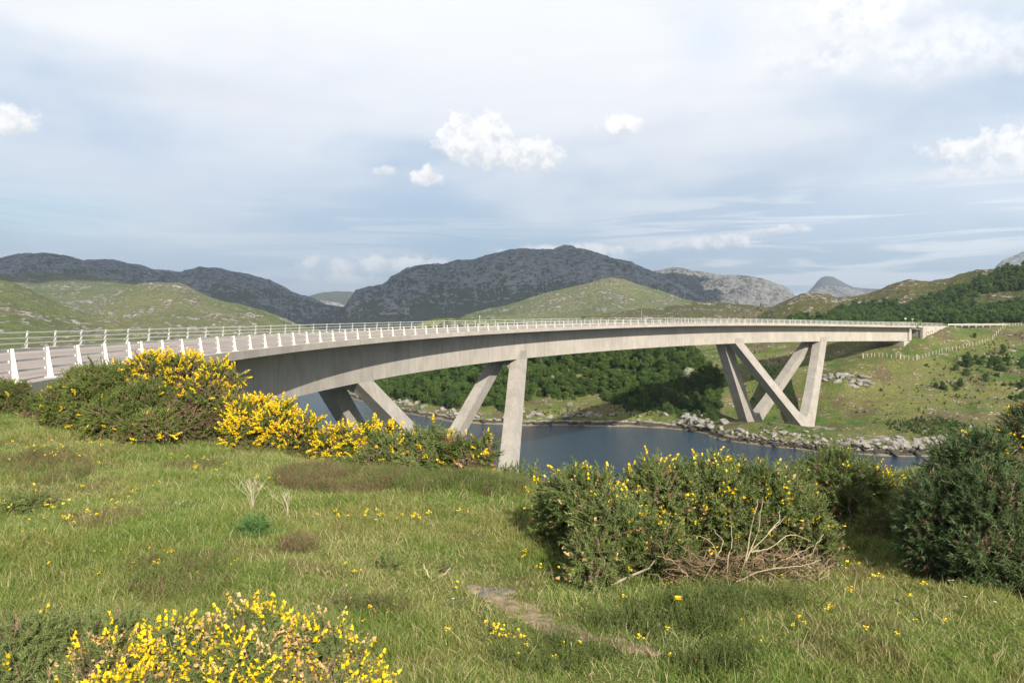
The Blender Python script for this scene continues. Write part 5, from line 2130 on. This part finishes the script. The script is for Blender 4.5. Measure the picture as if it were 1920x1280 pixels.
# rocky islet beyond the dark legs and crags in the pasture
for px, py, s_, lab in ((1590, 706, 2.0, 'pale crag at the left end of the rock outcrop right of the far legs'), (1575, 714, 1.5, 'dark lower face of the rock outcrop right of the far legs'),
                        (1612, 722, 1.4, 'right hand tail of the rock outcrop on the pasture'), (1652, 730, .6, 'single pale stone right of the pasture outcrop'),
                        (1890, 629, .9, 'pale stone beside the fence near the crest'), (1868, 652, 1.4, 'flat pale slab of rock above the willow thicket'), (1900, 658, 1.2, 'long pale slab sloping right above the willow thicket'),
                        (1790, 826, 2.2, 'largest pale rock at the point, right of the heathery mound'), (1760, 836, 1.6, 'pale rock stepping down left of the point'), (1660, 770, .5, 'small pale stone above the heathery mound')):
    p = bank_at(px, py)
    if p is not None:
        put_rock(p, s_, lab, None, name='rock_outcrop', cat='rock', flat=.6)

for k in range(34):
    a, q = r.random() * 6.28, math.sqrt(r.random())
    px, py = 1592 + 52 * q * math.cos(a), 712 + 11 * q * math.sin(a) + 10 * q * math.cos(a) * .6
    p = bank_at(px, py)
    if p is not None:
        put_rock(p, r.uniform(.7, 1.9), 'angular pale rock of the outcrop in the pasture right of the far bridge legs', 'rocks of the pasture outcrop', name='rock', cat='rock', flat=.7)
for k in range(70):
    px = r.uniform(1545, 1835)
    py = np.interp(px, [1545, 1620, 1700, 1780, 1835], [832, 832, 834, 826, 822]) + r.uniform(-6, 14)
    p = bank_at(px, py)
    if p is not None and p[2] > WATER - .5:
        put_rock(p, r.uniform(.8, 1.7), 'bulky pale rock of the ledge along the water below the heathery mound', 'rocks of the pale shore ledge', name='rock', cat='rock', flat=.85)
for k in range(26):
    px, py = r.uniform(1275, 1335), r.uniform(776, 806)
    p = bank_at(px, py)
    if p is not None:
        put_rock(p, r.uniform(.8, 1.8), 'steep grey rock of the low cliff under the dark trees, left of the far legs', 'rocks of the low cliff', name='rock', cat='rock', flat=1.1)
# loose stones lying on the hills' faces close enough to be told from the turf
# ------------------------------------------------------------------ fence on the far slope
M_POST = m_simple("fence_wood", (.40, .36, .28), .85, .2, 8)
M_WIRE = m_simple("fence_wire", (.35, .35, .34), .5, .1)
fpx = [(1618, 671), (1626, 669.5), (1634, 669), (1640, 668.5), (1648, 668.5), (1655, 668.5), (1663, 669), (1671, 671), (1680, 671), (1688, 672), (1695, 673), (1704, 674), (1712, 675.5), (1719, 673.5),
       (1723, 673), (1730, 671.5), (1736, 669.5), (1742, 667.5), (1749, 665), (1755, 663), (1761, 661.5), (1766, 660), (1774, 658.5), (1779, 658), (1786, 656.5), (1793, 655), (1799, 653.5),
       (1806, 652), (1812, 650), (1818, 649), (1824, 648), (1830, 647), (1836, 645), (1842, 643.5), (1847, 642), (1852, 641), (1861, 636), (1864, 632), (1868, 628), (1872, 624), (1876, 620), (1880, 616), (1885, 613),
       (1893, 612.5), (1899, 612), (1904, 611.5), (1909, 611), (1915, 610), (1921, 609), (1930, 608)]
fe = empty("stock_fence", bank_at(1700, 675), label="long wooden post and wire fence climbing the far slope to the crest at the right", category="fence")
tops = []
for i, (px, py) in enumerate(fpx):
    p = bank_at(px, py + .5)
    if p is None or p[1] > 330:
        if tops:
            p = at(px, py, tops[-1][1] + 1.5)
            p[2] = min(p[2], float(bank_h(p[0], p[1])) if p[0] < 300 else p[2])
        else:
            continue
    big = i in (0, 13, 9)
    mb = MB()
    h = 1.25 if not big else 1.6
    w = .075 if not big else .16
    mb.hexa([p + np.array(q) for q in ((-w, -w, -.5), (w, -w, -.5), (w, w, -.5), (-w, w, -.5), (-w * .9, -w * .9, h), (w * .9, -w * .9, h), (w * .9, w * .9, h + .04), (-w * .9, w * .9, h + .04))])
    o = mb.build("post", M_POST, fe)
    o.location = -fe.location
    tops.append(p)
for hh in (.35, .75, 1.1):
    mb = MB()
    mb.tube([t + np.array([0, 0, hh]) for t in tops], .012, 4)
    o = mb.build("wire", M_WIRE, fe)
    o.location = -fe.location

# ------------------------------------------------------------------ road beyond the bridge: barrier, reflector posts, small signs
br = empty("safety_barrier", bp(312, .2), label="white roadside barrier running on right of the bridge's far end", category="barrier")
mb = MB()
ss = np.arange(306, 352, 2.0)
V, Q, T, _ = sweep([(.10, .42), (.16, .42), (.16, .74), (.10, .74)], ss)
mb.add(V, Q, T)
o = mb.build("rail", M_WHITE, br)
o.location = -br.location
for s_ in np.arange(306, 351, 4.0):
    mb = MB()
    p = bp(s_, .22)
    mb.box(p + [0, 0, .1], (.12, .12, 1.3))
    o = mb.build("post", M_WHITE, br)
    o.location = -br.location
link("road", mesh_from("road", np.concatenate([bp(s_, np.array([-.3, -BW + .3]), -.14) for s_ in np.arange(305.2, 360, 2.0)]),
                       grid_faces(28, 2)[:, ::-1], [M_ROAD]), None, kind='structure')


def marker(px, s_, off, h, label, name='marker_post', cat='post', head=None):
    p = bp(s_, off, -.1)
    e = empty(name, p, 0, label=label, category=cat)
    mb = MB()
    mb.tube([p, p + [0, 0, h]], .05, 6)
    o = mb.build("pole", M_RAIL, e)
    o.location = -e.location
    if head:
        mb = MB()
        mb.box(p + [0, 0, h - head[1] / 2], (head[0], .05, head[1]), [[.8, -.6, 0], [.6, .8, 0], [0, 0, 1]])
        o = mb.build("plate", M_WHITE, e)
        o.location = -e.location


marker(1538, 234, -BW + .45, 1.6, "thin white post above the parapet, over the right pair of far legs")
marker(1730, 300, -BW - .8, 2.6, "left of two small roadside signs behind the bridge's far end", 'road_sign', 'sign', (.7, .5))
marker(1740, 304, -BW - .8, 2.4, "right of two small roadside signs behind the bridge's far end", 'road_sign', 'sign', (.6, .4))
_s = np.arange(60, 200, .5)
s899 = float(_s[np.argmin(np.abs(project(bp(_s, -BW + .4))[0] - 899))])
marker(899, s899, -BW + .4, 1.9, "short pale marker post rising just above the far parapet before the green hill", head=(.16, .2))
p = hill_at(1203, 598)
if p is not None:
    e = empty("utility_pole", p, label="thin pale pole standing on the brown hummock beyond the middle of the bridge", category="pole")
    mb = MB()
    mb.tube([p - [0, 0, 1], p + [0, 0, 5.2 * p[1] / 450]], .00022 * p[1], 6)
    o = mb.build("pole", M_RAIL, e)
    o.location = -e.location

# dark angular marks on the far wing wall, put in as thin tubes
for pts in (((293.0, -2.0), (293.0, -3.6)), ((293.0, -2.1), (294.3, -1.9)), ((294.3, -1.9), (294.3, -2.6)), ((295.2, -1.7), (295.2, -3.1)), ((295.2, -1.8), (296.6, -1.5)), ((296.6, -1.5), (296.6, -2.2))):
    mb = MB()
    mb.tube([bp(pts[0][0], .42, pts[0][1]), bp(pts[1][0], .42, pts[1][1])], .06, 5)
    under(mb.build("wall_mark", m_simple("dark_mark", (.08, .07, .065), .6), bridge))
